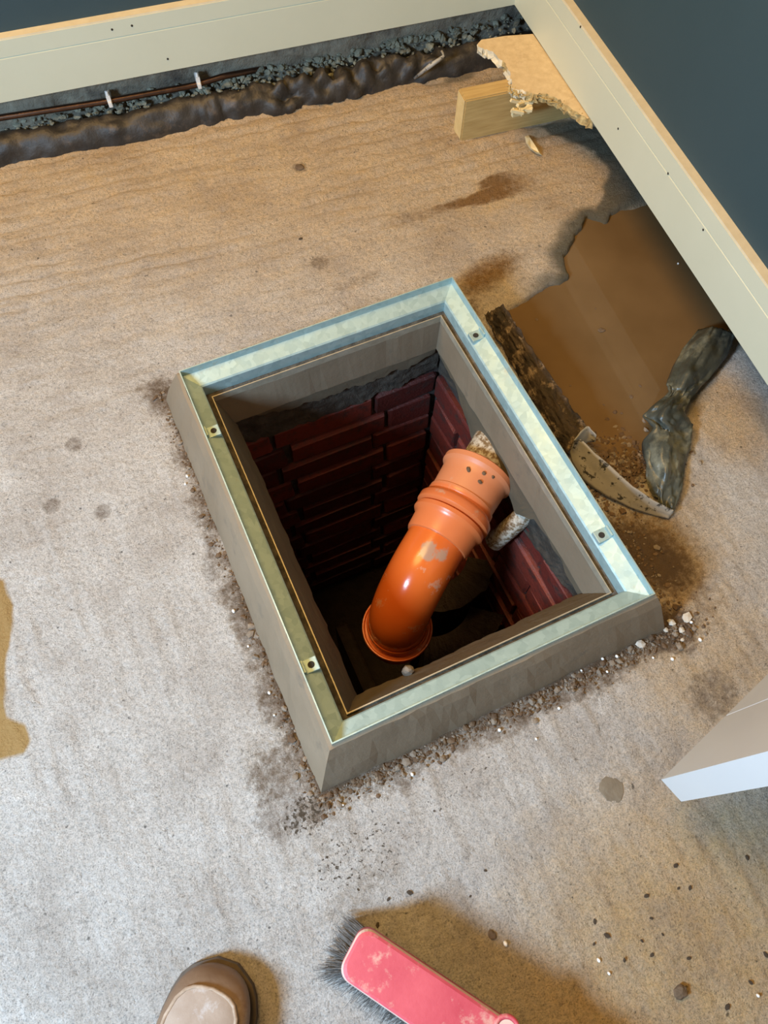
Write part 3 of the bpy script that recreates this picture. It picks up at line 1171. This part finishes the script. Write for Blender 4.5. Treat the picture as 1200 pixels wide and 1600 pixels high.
def refine(pts, n, jit):
    out_ = []
    for i in range(len(pts)):
        a = np.array(pts[i], float)
        b = np.array(pts[(i + 1) % len(pts)], float)
        m_ = n if i >= len(outl) - 1 else 2
        for k in range(m_):
            p = a + (b - a) * k / m_
            if m_ == n and k:
                p = p + np.array([random.uniform(-jit, jit), random.uniform(-jit, jit)])
            out_.append(p)
    return out_


rp = refine(top_px, 5, 2.0)
inn = [at(p[0], p[1], DK0 + DT_) for p in rp]
cen = np.mean(inn, axis=0)
n_ = len(inn)
v = [tuple(p) for p in inn]
f = [tuple(range(n_))]
bot = []
for i, p in enumerate(inn):
    q_ = p + (cen - p) * 0.0
    o_ = np.array([random.uniform(-.004, .004), random.uniform(-.008, .002), 0])
    bot.append((q_[0] + o_[0], q_[1] + o_[1], DK0 + random.uniform(0, .002)))
mid = []
for i, p in enumerate(inn):
    mid.append((p[0] + random.uniform(-.004, .004), p[1] + random.uniform(-.008, .001), DK0 + DT_ * .5))
o = pyd('board', v + mid + bot, [tuple(range(n_))] + [(i, (i + 1) % n_, n_ + (i + 1) % n_, n_ + i) for i in range(n_)] +
        [(n_ + i, n_ + (i + 1) % n_, 2 * n_ + (i + 1) % n_, 2 * n_ + i) for i in range(n_)] + [tuple(range(3 * n_ - 1, 2 * n_ - 1, -1))],
        [M['chip'], M['chip_edge'], M['chip_pale']])
fix_normals(o)
for p in o.data.polygons[1:1 + 2 * n_]:
    c_ = p.center
    p.material_index = 1
pal = at(772, 90, DK0)
for p in o.data.polygons[1:1 + 2 * n_]:
    if p.center.x < at(800, 135, DK0)[0] + .004:
        p.material_index = 2
ch_of(o, deck)
# splintered flakes hanging from the torn edge
bm = bmesh.new()
for i in range(170):
    t = random.random()
    k = t * 5
    a = np.array([(925, 187), (884, 166), (850, 150), (820, 147), (805, 143), (799, 138)])
    p = a[int(k)] + (a[min(5, int(k) + 1)] - a[int(k)]) * (k % 1)
    c_ = at(p[0] + random.uniform(-4, 4), p[1] + random.uniform(-5, 4), DK0 + random.uniform(.001, .016))
    L = random.uniform(.006, .022)
    wv_ = random.uniform(.001, .003)
    mt = Matrix.Translation(Vector(c_)) @ Matrix.Rotation(random.uniform(0, 6.3), 4, 'Z') @ Matrix.Rotation(random.uniform(-.7, .7), 4, 'Y') @ Matrix.Diagonal((L, wv_, .0012, 1))
    bmesh.ops.create_cube(bm, size=1, matrix=mt)
o = frombm('torn_flakes', bm, M['chip_edge'], None)
o['kind'] = 'stuff'
ch_of(o, deck)
# broken knob of wood at the joist top
bm = bmesh.new()
for i in range(14):
    c_ = at(812 + random.uniform(-9, 8), 160 + random.uniform(-8, 12), .098)
    mt = Matrix.Translation(Vector((c_[0], c_[1] - .008, .094 + random.uniform(-.012, .006)))) @ Matrix.Rotation(random.uniform(-.5, .5), 4, 'Z') @ Matrix.Rotation(random.uniform(-.3, .6), 4, 'Y') @ Matrix.Diagonal((.028, .005, .006, 1))
    bmesh.ops.create_cube(bm, size=1, matrix=mt)
o = frombm('splintered_wood', bm, M['bleach'], None)
o['kind'] = 'stuff'
ch_of(o, tb)
# loose splinter on the slab
sp = [(820, 213), (826, 211), (832, 221), (841, 232), (847, 243), (838, 240), (828, 233), (822, 224)]
spn = len(sp)
bot = [at(x, y, .003) for x, y in sp]
tp = [at(833 + (x - 833) * .7, 227 + (y - 227) * .75, .010 + .003 * (i % 2)) for i, (x, y) in enumerate(sp)]
o = pyd('wood_splinter', bot + tp, [tuple(range(spn - 1, -1, -1)), tuple(range(spn, 2 * spn))] + [(i, (i + 1) % spn, spn + (i + 1) % spn, spn + i) for i in range(spn)], M['bleach'])
fix_normals(o)
tag(o, 'pale broken wood splinter lying on the slab in front of the pine batten', 'splinter')

# ------------------------------------------------------------------ back trench: membrane, rubble, copper pipe
cl_px = [(-150, 268), (-60, 246), (0, 231), (100, 212), (200, 194), (300, 172), (345, 163), (440, 149), (520, 130), (600, 112), (690, 96), (770, 80), (840, 66)]
cw = np.array([at(x, y, .022) for x, y in cl_px])
nn = 170
tt = np.linspace(0, len(cw) - 1, nn)
line = np.stack([np.interp(tt, np.arange(len(cw)), cw[:, k]) for k in range(3)], -1)
seg = 22
P = np.zeros((nn, seg, 3))
for i in range(nn):
    u = i / nn
    cr = ss(.45, .6, u) * (1 - ss(.75, .9, u))          # crumpled stretch in the middle
    for k in range(seg):
        a = math.pi * 1.25 * k / (seg - 1) - math.pi * .12
        r_ = .034 + .016 * (float(fbm(u * 60, k * .35, 201)) - .45) * (1 + 2.2 * cr)
        P[i, k] = (line[i][0] + 0, line[i][1] - math.cos(a) * r_ * .95, -.004 + max(-.004, math.sin(a) * r_ * 1.45))
mb = grid_mesh('damp_proof_membrane', P, M['membrane'], None, .002)
tag(mb, 'rolled black plastic membrane lying along the slab edge below the back skirting', 'membrane')
# copper pipe
pp = [(-150, 213), (0, 184), (170, 158), (300, 134), (350, 119), (420, 106), (560, 82)]
cpth = [onp(x, y, BK + WY * (.022 if x < 400 else .05), WY) for x, y in pp[:-1]]
cpp = empty('copper_pipe', tuple(cpth[1]))
tag(cpp, 'thin tarnished copper pipe running along the bare wall under the back skirting', 'pipe')
tt = np.linspace(0, len(cpth) - 1, 40)
cpth = np.array(cpth)
o = tube('tube', [tuple(np.interp(t, np.arange(len(cpth)), cpth[:, k]) for k in range(3)) for t in tt], .0062, M['copper'], None, seg=14)
ch_of(o, cpp)
pclips = []
for i_, (px, py) in enumerate(((169, 152), (309, 123))):
    c_ = onp(px, py, BK + WY * .014, WY)
    r = empty('pipe_clip', tuple(c_))
    tag(r, ('white plastic clip on the copper pipe, the left one of two', 'white plastic clip on the copper pipe, the right one of two')[i_], 'clip', 'pipe clips')
    mt = Matrix(((WX[0], WY[0], 0, 0), (WX[1], WY[1], 0, 0), (0, 0, 1, 0), (0, 0, 0, 1)))
    box('clip_body', (-.0045, -.004, -.016), (.0045, .018, .004), M['clip'], r, .0015, mt)
    box('clip_hook', (-.0040, -.009, -.018), (.0040, -.003, -.006), M['clip'], r, .0015, mt)
    lathe('clip_peg', (mt @ Vector((0, .002, .003))), (0, 0, 1), [(0, .0035), (.009, .003), (.010, .0001)], M['clip'], r, seg=12)
# rubble along the wall foot
pts = []
for i in range(1500):
    t = random.uniform(0, 1)
    x_ = -.15 + 1.25 * t * t * .9 + random.uniform(-.3, .3)
    if x_ > .80 or x_ < -.5:
        continue
    base = BK + WX * (x_ - BK[0])
    d_ = random.uniform(-.012, .042)
    zz = min(.055, .000 + max(0, (d_ + .01)) * 1.25) + random.uniform(-.006, .006) + .02 * max(0, x_ - .25)
    r_ = random.choice([.002, .003, .004, .006, .008]) * random.uniform(.7, 1.3)
    pts.append((base[0] + WY[0] * d_, base[1] + WY[1] * d_, zz, r_))
o = rocks('mortar_rubble', pts, M['rubble'])
tag(o, 'heap of greenish mortar rubble along the foot of the back wall', 'rubble', kind='stuff')
# sandy dust on the membrane near the middle
# torn light strip across the membrane
sl = [(690, 80, .075), (694, 88, .072), (672, 103, .062), (648, 122, .012)]
sp_ = [at(x, y, z) for x, y, z in sl]
o = tube('tape_scrap', sp_, [.003, .004, .005, .003], M['membrane_pale'], None, seg=8)
tag(o, 'pale twisted strip of plastic lying across the black membrane', 'scrap')

# ------------------------------------------------------------------ membrane scraps round the puddle


def sheet(name, rows, mat, nu=26, nv=50, amp=.006, seed=0, thick=.0015, fr=18):
    """rows: list of polylines ((px,py,z)...) ; smooth surface through them"""
    R_ = np.array([[at(*p) for p in r] for r in rows])       # rows x cols x 3
    nr, nc = R_.shape[:2]
    ur = np.linspace(0, nr - 1, nv)
    uc = np.linspace(0, nc - 1, nu)
    t1 = np.zeros((nv, nc, 3))
    for j in range(nc):
        for k in range(3):
            t1[:, j, k] = np.interp(ur, np.arange(nr), R_[:, j, k])
    t2 = np.zeros((nv, nu, 3))
    for i in range(nv):
        for k in range(3):
            t2[i, :, k] = np.interp(uc, np.arange(nc), t1[i, :, k])
    for _ in range(3):
        t2[1:-1] = .25 * t2[:-2] + .5 * t2[1:-1] + .25 * t2[2:]
    U, V = np.meshgrid(np.linspace(0, 1, nu), np.linspace(0, 1, nv))
    t2[..., 2] += amp * 2 * (fbm(U * fr * .5, V * fr, seed) - .45)
    t2[..., 0] += amp * (fbm(U * fr * .5, V * fr, seed + 6) - .45)
    return grid_mesh(name, t2, mat, None, thick)


o = sheet('membrane_flap', [[(757, 492, .012), (772, 484, .045), (786, 477, .055)], [(775, 525, .010), (795, 520, .05), (812, 518, .060)], [(800, 570, .010), (822, 562, .05), (842, 563, .060)],
                            [(830, 625, .010), (852, 612, .05), (876, 607, .060)], [(858, 672, .010), (876, 655, .045), (893, 640, .05)], [(885, 712, .012), (900, 692, .04), (918, 668, .05)]],
          M['membrane_dirty'], amp=.010, seed=301, fr=22)
tag(o, 'mud-caked membrane flap standing along the right side of the steel frame', 'membrane')
o = sheet('membrane_strip', [[(932, 680, .050), (930, 690, .035)], [(918, 664, .058), (922, 690, .030)], [(906, 676, .066), (913, 694, .030)], [(896, 690, .072), (890, 706, .030)], [(908, 686, .074), (893, 724, .020)],
                             [(930, 708, .068), (910, 750, .010)], [(962, 736, .058), (946, 776, .008)], [(995, 764, .046), (985, 794, .008)], [(1024, 784, .032), (1015, 804, .008)],
                             [(1054, 798, .020), (1044, 811, .006)]], M['membrane_pale'], nu=10, nv=80, amp=.003, seed=311)
tag(o, 'curled pale scuffed plastic strip twisting away from the frame towards the slab', 'membrane')
o = sheet('membrane_sheet', [[(1094, 512, .014), (1120, 508, .05), (1150, 522, .035)], [(1066, 545, .012), (1100, 540, .045), (1138, 552, .022)], [(1050, 578, .014), (1082, 572, .04), (1113, 588, .016)],
                             [(1038, 604, .022), (1066, 604, .042), (1094, 604, .014)], [(1046, 612, .034), (1060, 618, .03), (1074, 628, .014)], [(1016, 638, .030), (1044, 636, .060), (1071, 640, .016)],
                             [(1001, 652, .018), (1040, 656, .052), (1080, 664, .014)], [(1024, 668, .030), (1048, 675, .036), (1077, 684, .012)], [(1002, 690, .016), (1040, 700, .05), (1075, 706, .012)],
                             [(1008, 722, .016), (1040, 735, .04), (1069, 745, .010)], [(1012, 752, .012), (1036, 768, .028), (1060, 778, .010)], [(1020, 776, .012), (1036, 788, .018), (1051, 801, .012)]],
          M['membrane_grey'], amp=.013, seed=321, nv=110, fr=13)
tag(o, 'crumpled grey-green plastic membrane sheet at the near edge of the puddle', 'membrane')

# ------------------------------------------------------------------ dirt crumbs, clods, beads
pts = []
for i in range(2300):
    e = random.choice('rrfffl')
    if e == 'f':
        x_ = random.uniform(-.30, .34)
        y_ = -.368 - abs(random.gauss(0, .013))
    elif e == 'r':
        x_ = .295 + abs(random.gauss(0, .035))
        y_ = random.uniform(-.40, .05)
    else:
        x_ = -.293 - abs(random.gauss(0, .008))
        y_ = random.uniform(-.38, .38)
    r_ = min(.006, .0009 + random.expovariate(1 / .0010))
    pts.append((x_, y_, floor_z(x_, y_) + r_ * .3, r_))
for i in range(700):
    c_ = at(965 + random.gauss(0, 40), 725 + random.gauss(0, 28), 0)
    r_ = random.uniform(.0015, .0055)
    pts.append((c_[0], c_[1], max(-.012, floor_z(c_[0], c_[1])) + r_ * .2, r_))
half = len(pts) // 2
random.shuffle(pts)
o = rocks('dirt_crumbs', pts[:2000], M['soil'])
tag(o, 'loose dark soil crumbs scattered round the foot of the mortar kerb', 'dirt', kind='stuff')
o = rocks('mortar_crumbs', pts[2000:], M['soil_grey'])
tag(o, 'loose grey-brown mortar crumbs scattered round the foot of the mortar kerb', 'debris', kind='stuff')


ORD = 'first second third fourth fifth sixth seventh eighth ninth tenth eleventh twelfth thirteenth fourteenth fifteenth sixteenth'.split()


def clod(px, py, r, name, label, mat, cat='stone', group=None, flat=.55, sub=2):
    c_ = at(px, py, 0)
    z0 = floor_z(c_[0], c_[1])
    bm = bmesh.new()
    rock_bm(bm, (0, 0, 0), r, sub, flat, .14)
    lo = min(v.co.z for v in bm.verts)
    o = frombm(name, bm, mat, None, sub > 2)
    o.location = (c_[0], c_[1], z0 - lo - r * .12)
    return tag(o, label, cat, group)


clod(1060, 1548, .009, 'soil_clod', 'dark angular clod on the slab in the bottom right corner', M['stone'], 'clod')
clod(768, 1460, .0055, 'pebble', 'small dark pebble on the slab above the red broom head', M['stone'])
clod(462, 1215, .0045, 'pebble', 'tiny grey pebble just left of the front corner of the kerb', M['soil_grey'])
clod(468, 262, .012, 'soil_clod', 'flattened brown clod on the slab near the back membrane', M['stone'], 'clod', flat=.25)
clod(956, 1233, .016, 'mortar_dab', 'flat grey mortar dab on the slab left of the grey door', M['damp_patch'], 'dab', flat=.12)
clod(942, 511, .006, 'floating_leaf', 'largest dark scrap floating in the middle of the puddle', M['stone'], 'scrap', flat=.3).location.z = -.009
for k_, (px, py, r) in enumerate(((840, 494, .004), (893, 598, .0025), (933, 477, .002), (946, 628, .0025), (974, 641, .003), (989, 615, .005), (1003, 598, .0025))):
    o = clod(px, py, r, 'floating_scrap', 'tiny dark scrap floating on the puddle, %s from the left' % ORD[k_], M['stone'], 'scrap', 'scraps on the puddle', flat=.3, sub=1)
    o.location.z = -.0095
clod(637, 1040, .012, 'mortar_chip', 'grey mortar chip caught on the front edge of the chamber opening', M['soil_grey'], 'chip', flat=1.1)
o = bpy.data.objects['mortar_chip']
o.location = (float(at(637, 1043, .0)[0]), -.2555, -.012)
for k_, (px, py, r) in enumerate(((1000, 1007, .007), (1040, 985, .005), (1048, 973, .007), (1064, 985, .005), (1066, 1000, .004), (1072, 966, .008))):
    clod(px, py, r, 'plaster_chip', 'pale plaster chip in the soil by the right kerb corner, %s from the left' % ORD[k_], M['chip_white'], 'chip', 'plaster chips by the kerb', sub=1)
beads = []
for pts_, lab in (([(293, 745), (290, 757), (365, 955), (388, 1010), (421, 1083), (429, 1118)], 'white bead along the left foot of the kerb, %s from the far end'),
                  ([(536, 1258), (644, 1210), (780, 1141), (837, 1155), (873, 1107), (908, 1048), (941, 1030), (948, 1050), (963, 1026), (1020, 1028)],
                   'white bead before the kerb front, %s from its front corner'),
                  ([(1079, 973), (1093, 1000), (1064, 1012), (1050, 1030)], 'white bead in the soil off the right kerb corner, %s from the top'),
                  ([(935, 1500), (950, 1520)], 'white bead on the open slab right of the broom, %s from the top')):
    for k_, (px, py) in enumerate(pts_):
        beads.append((px, py, lab % ORD[k_]))
beads += [(789, 1474, 'white polystyrene bead just above the broom, next to a dark pebble'), (1183, 1555, 'white polystyrene bead near the bottom right corner of the slab'),
          (1062, 407, 'white polystyrene bead floating on the puddle below the right skirting')]
bm = bmesh.new()
bmesh.ops.create_icosphere(bm, subdivisions=2, radius=1)
for v in bm.verts:
    v.co *= 1 + random.uniform(-.12, .12)
bme = bpy.data.meshes.new('polystyrene_bead')
bm.to_mesh(bme)
bm.free()
bme.materials.append(M['foam'])
for px, py, lab in beads:
    r = random.uniform(.0017, .0030)
    c_ = at(px, py, 0)
    o = bpy.data.objects.new('polystyrene_bead', bme)
    COL.objects.link(o)
    o.scale = (r, r * random.uniform(.8, 1.3), r)
    zf = floor_z(c_[0], c_[1])
    o.location = (c_[0], c_[1], max(zf, -.010) + r * .8)
    tag(o, lab, 'bead', 'polystyrene beads')

WORDS = ORD + 'seventeenth eighteenth nineteenth twentieth twenty-first twenty-second twenty-third twenty-fourth'.split()
specks = [(930, 1440), (948, 1462), (1010, 1400), (1060, 1388), (1077, 1387), (928, 1475), (1018, 1435), (1035, 1460), (1003, 1470), (1018, 1492), (975, 1500), (1075, 1497), (1167, 1340), (1197, 1492),
          (1172, 1535), (1134, 1572), (1055, 1352), (607, 1405), (640, 1395), (735, 1400), (758, 1360), (560, 1390), (590, 1445), (470, 375)]
bm = bmesh.new()
rock_bm(bm, (0, 0, 0), 1, 1, .6, .2)
sme = bpy.data.meshes.new('soil_speck')
bm.to_mesh(sme)
bm.free()
sme.materials.append(M['stone'])
for k_, (px, py) in enumerate(sorted(specks)):
    r = random.uniform(.002, .0042)
    c_ = at(px, py, 0)
    o = bpy.data.objects.new('soil_crumb', sme)
    COL.objects.link(o)
    o.scale = (r, r, r * .7)
    o.rotation_euler.z = random.uniform(0, 6)
    o.location = (c_[0], c_[1], floor_z(c_[0], c_[1]) + r * .3)
    lab = ('tiny dark soil crumb on the slab behind the manhole frame' if py < 500 else 'tiny dark crumb on the bare slab near the broom, %s from the left' % WORDS[k_ - 1])
    tag(o, lab, 'crumb', 'scattered soil crumbs')

# ------------------------------------------------------------------ red broom head
ZT = .098
e0 = at(567, 1443, ZT)
e1 = at(527, 1509, ZT)
far = at(812, 1607, ZT)
bd = far - e0
bd[2] = 0
bd /= np.linalg.norm(bd)
bw_ = np.array([bd[1], -bd[0], 0])
if np.dot(bw_, e1 - e0) < 0:
    bw_ = -bw_
BW = .062
BL = .34
br_ = empty('broom_head', tuple(np.append((e0 + bd * BL / 2 + bw_ * BW / 2)[:2], 0)))
tag(br_, 'worn red wooden broom head with dark bristles standing on the slab', 'broom')
MBR = Matrix(((bd[0], bw_[0], 0, e0[0]), (bd[1], bw_[1], 0, e0[1]), (0, 0, 1, 0), (0, 0, 0, 1)))
pr = []
rc = .016
for cx_, cy_, a0 in ((rc, rc, 180), (BL - rc, rc, 270), (BL - rc, BW - rc, 0), (rc, BW - rc, 90)):
    for k in range(7):
        a = math.radians(a0 + 90 * k / 6)
        pr.append((cx_ + rc * math.cos(a), cy_ + rc * math.sin(a)))
n = len(pr)
cxm, cym = BL / 2, BW / 2
v, f = [], []
lev = [(ZT - .032, .0), (ZT - .006, .0), (ZT - .0015, -.0018), (ZT, -.005)]
for z, o_ in lev:
    for x, y in pr:
        dx = -math.copysign(min(abs(o_), abs(x - cxm)), x - cxm) if o_ else 0
        dy = -math.copysign(min(abs(o_), abs(y - cym)), y - cym) if o_ else 0
        v.append(MBR @ Vector((x + dx, y + dy, z)))
for i in range(3):
    for k in range(n):
        f.append((i * n + k, i * n + (k + 1) % n, (i + 1) * n + (k + 1) % n, (i + 1) * n + k))
f.append(tuple(range(n - 1, -1, -1)))
f.append(tuple(range(3 * n, 4 * n)))
o = pyd('head', v, f, [M['pink'], M['pale_edge']])
fix_normals(o)
for i, p in enumerate(o.data.polygons):
    if n <= i < 3 * n:
        p.material_index = 1 if i >= n and i < 2 * n else 0
ch_of(o, br_)
hc = at(792, 1610, ZT)
o = lathe('handle_socket', (hc[0], hc[1], ZT + .0002), (0, 0, 1), [(0, .0001), (0, .0115), (.0025, .0125), (.0025, .0155), (-.001, .0165)], M['pink'], None, seg=28)
ch_of(o, br_)
o = lathe('handle_hole', (hc[0], hc[1], ZT + .0006), (0, 0, 1), [(0, .0001), (0, .0108)], M['pale_edge'], None, seg=24)
ch_of(o, br_)
vs, fs = [], []
for i in range(3000):
    x = random.uniform(.006, BL - .006)
    y = random.uniform(.006, BW - .006)
    if i % 2:
        s_ = random.random()
        if s_ < .25:
            x = random.uniform(.004, .014)
        elif s_ < .65:
            y = BW - random.uniform(.004, .012)
        else:
            y = random.uniform(.004, .012)
    u = (x - BL / 2) / (BL / 2)
    wv_ = (y - BW / 2) / (BW / 2)
    ex_ = (.010 + .022 * abs(u) ** 8) * (1 if u > 0 else -1) * abs(u) ** 3 + random.gauss(0, .004)
    ey_ = (.032 * wv_ + random.gauss(0, .005)) if wv_ > 0 else random.gauss(0, .0015) + .002
    L0 = np.array([x, y, ZT - .031])
    L1 = np.array([x + ex_ * .45, y + ey_ * .45, .038])
    L2 = np.array([x + ex_, y + ey_, .004 + random.uniform(0, .012)])
    w_ = .00034
    b0 = len(vs)
    for P_ in (L0, L1, L2):
        for k in range(3):
            a = 2.094 * k
            vs.append(MBR @ Vector((P_[0] + w_ * math.cos(a), P_[1] + w_ * math.sin(a), P_[2])))
    for s_ in range(2):
        for k in range(3):
            fs.append((b0 + s_ * 3 + k, b0 + s_ * 3 + (k + 1) % 3, b0 + s_ * 3 + 3 + (k + 1) % 3, b0 + s_ * 3 + 3 + k))
o = pyd('bristles', vs, fs, M['bristle'])
o['kind'] = 'stuff'
ch_of(o, br_)

# ------------------------------------------------------------------ work boot
tip = at(352, 1507, .02)
bdir = at(352, 1507, .02) - at(268, 1760, .02)
bdir[2] = 0
bdir /= np.linalg.norm(bdir)
bside = np.array([bdir[1], -bdir[0], 0])          # to the right of the boot
boot = empty('work_boot', tuple(np.append((tip - bdir * .14)[:2], 0)))
tag(boot, 'dusty brown leather work boot toe at the bottom edge of the slab', 'boot')
MBT = Matrix(((bdir[0], bside[0], 0, tip[0]), (bdir[1], bside[1], 0, tip[1]), (0, 0, 1, 0), (0, 0, 0, 1)))


def sup(t, e):
    return math.copysign(abs(t) ** e, t)


# sections: (distance back from tip, half width, top height, centre shift)
SEC = [(.000, .010, .030, .0), (.004, .024, .042, .0), (.012, .037, .053, .0), (.024, .046, .060, .0), (.042, .0525, .065, .001), (.065, .0555, .068, .001), (.095, .0545, .076, .0), (.13, .049, .092, -.002),
       (.165, .044, .112, -.004), (.20, .042, .128, -.004), (.24, .041, .135, -.003), (.275, .036, .132, -.003), (.292, .024, .12, -.003)]
ns = 28
v, f = [], []
for d_, hw, ht, cs in SEC:
    for k in range(ns):
        a = 2 * math.pi * k / ns
        y = cs + hw * sup(math.cos(a), .75)
        zc_ = .014 + (ht - .014) * (.5 + .5 * sup(math.sin(a), .72)) if True else 0
        v.append(MBT @ Vector((-d_, y, zc_)))
for i in range(len(SEC) - 1):
    for k in range(ns):
        f.append((i * ns + k, i * ns + (k + 1) % ns, (i + 1) * ns + (k + 1) % ns, (i + 1) * ns + k))
f.append(tuple(range(ns)))
f.append(tuple(range(len(SEC) * ns - 1, (len(SEC) - 1) * ns - 1, -1)))
o = pyd('upper', v, f, M['leather'], None, True)
fix_normals(o)
md = o.modifiers.new('smooth', 'SUBSURF')
md.levels = md.render_levels = 1
ch_of(o, boot)


def boot_top(d_, y):
    for i in range(len(SEC) - 1):
        if SEC[i][0] <= d_ <= SEC[i + 1][0]:
            k = (d_ - SEC[i][0]) / (SEC[i + 1][0] - SEC[i][0])
            hw = SEC[i][1] * (1 - k) + SEC[i + 1][1] * k
            ht = SEC[i][2] * (1 - k) + SEC[i + 1][2] * k
            cs = SEC[i][3]
            c_ = min(1, abs((y - cs) / hw))
            ca = c_ ** (1 / .75)
            sa = math.sqrt(max(0, 1 - ca * ca)) ** .72
            return .014 + (ht - .014) * (.5 + .5 * sa)
    return .1


# pale apron panel over the toe and its piped seam
P = []
seam = []
rows_ = [(.0235, .014), (.026, .023), (.031, .031), (.042, .0385), (.062, .0435), (.09, .0435), (.12, .039), (.15, .034)]
for d_, hw in rows_:
    r_ = []
    for k in range(15):
        y = hw * (k / 7 - 1)
        r_.append(tuple(MBT @ Vector((-d_, y, boot_top(d_, y) + .0022 + .0015 * (1 - (k / 7 - 1) ** 2)))))
    P.append(r_)
    seam.append((d_, hw))
o = grid_mesh('apron', np.array(P), M['leather_pale'], None)
ch_of(o, boot)
sl_ = [(d_, -hw) for d_, hw in reversed(seam)] + [(.022, 0)] + seam
sl_ = [MBT @ Vector((-d_, y, boot_top(d_, y) + .002)) for d_, y in sl_]
o = tube('seam', sl_, .0026, M['stitch'], None, seg=8)
ch_of(o, boot)
# sole with welt
out = [(d_ - .004 if i == 0 else d_, hw + .004, cs) for i, (d_, hw, ht, cs) in enumerate(SEC)]
out[-1] = (out[-1][0] + .006, out[-1][1], out[-1][2])
lp = [(-d_, cs + hw) for d_, hw, cs in out] + [(-d_, cs - hw) for d_, hw, cs in reversed(out)]
n = len(lp)
v = [MBT @ Vector((x, y, .001)) for x, y in lp] + [MBT @ Vector((x, y, .019)) for x, y in lp]
o = pyd('sole', v, [tuple(range(n)), tuple(range(2 * n - 1, n - 1, -1))] + [(i, (i + 1) % n, n + (i + 1) % n, n + i) for i in range(n)], M['sole'])
fix_normals(o)
ch_of(o, boot)
o = tube('shaft', [MBT @ Vector((-.235, -.003, .10)), MBT @ Vector((-.238, -.003, .14)), MBT @ Vector((-.24, -.003, .19))], [.045, .047, .05], M['leather'], None, seg=28)
ch_of(o, boot)
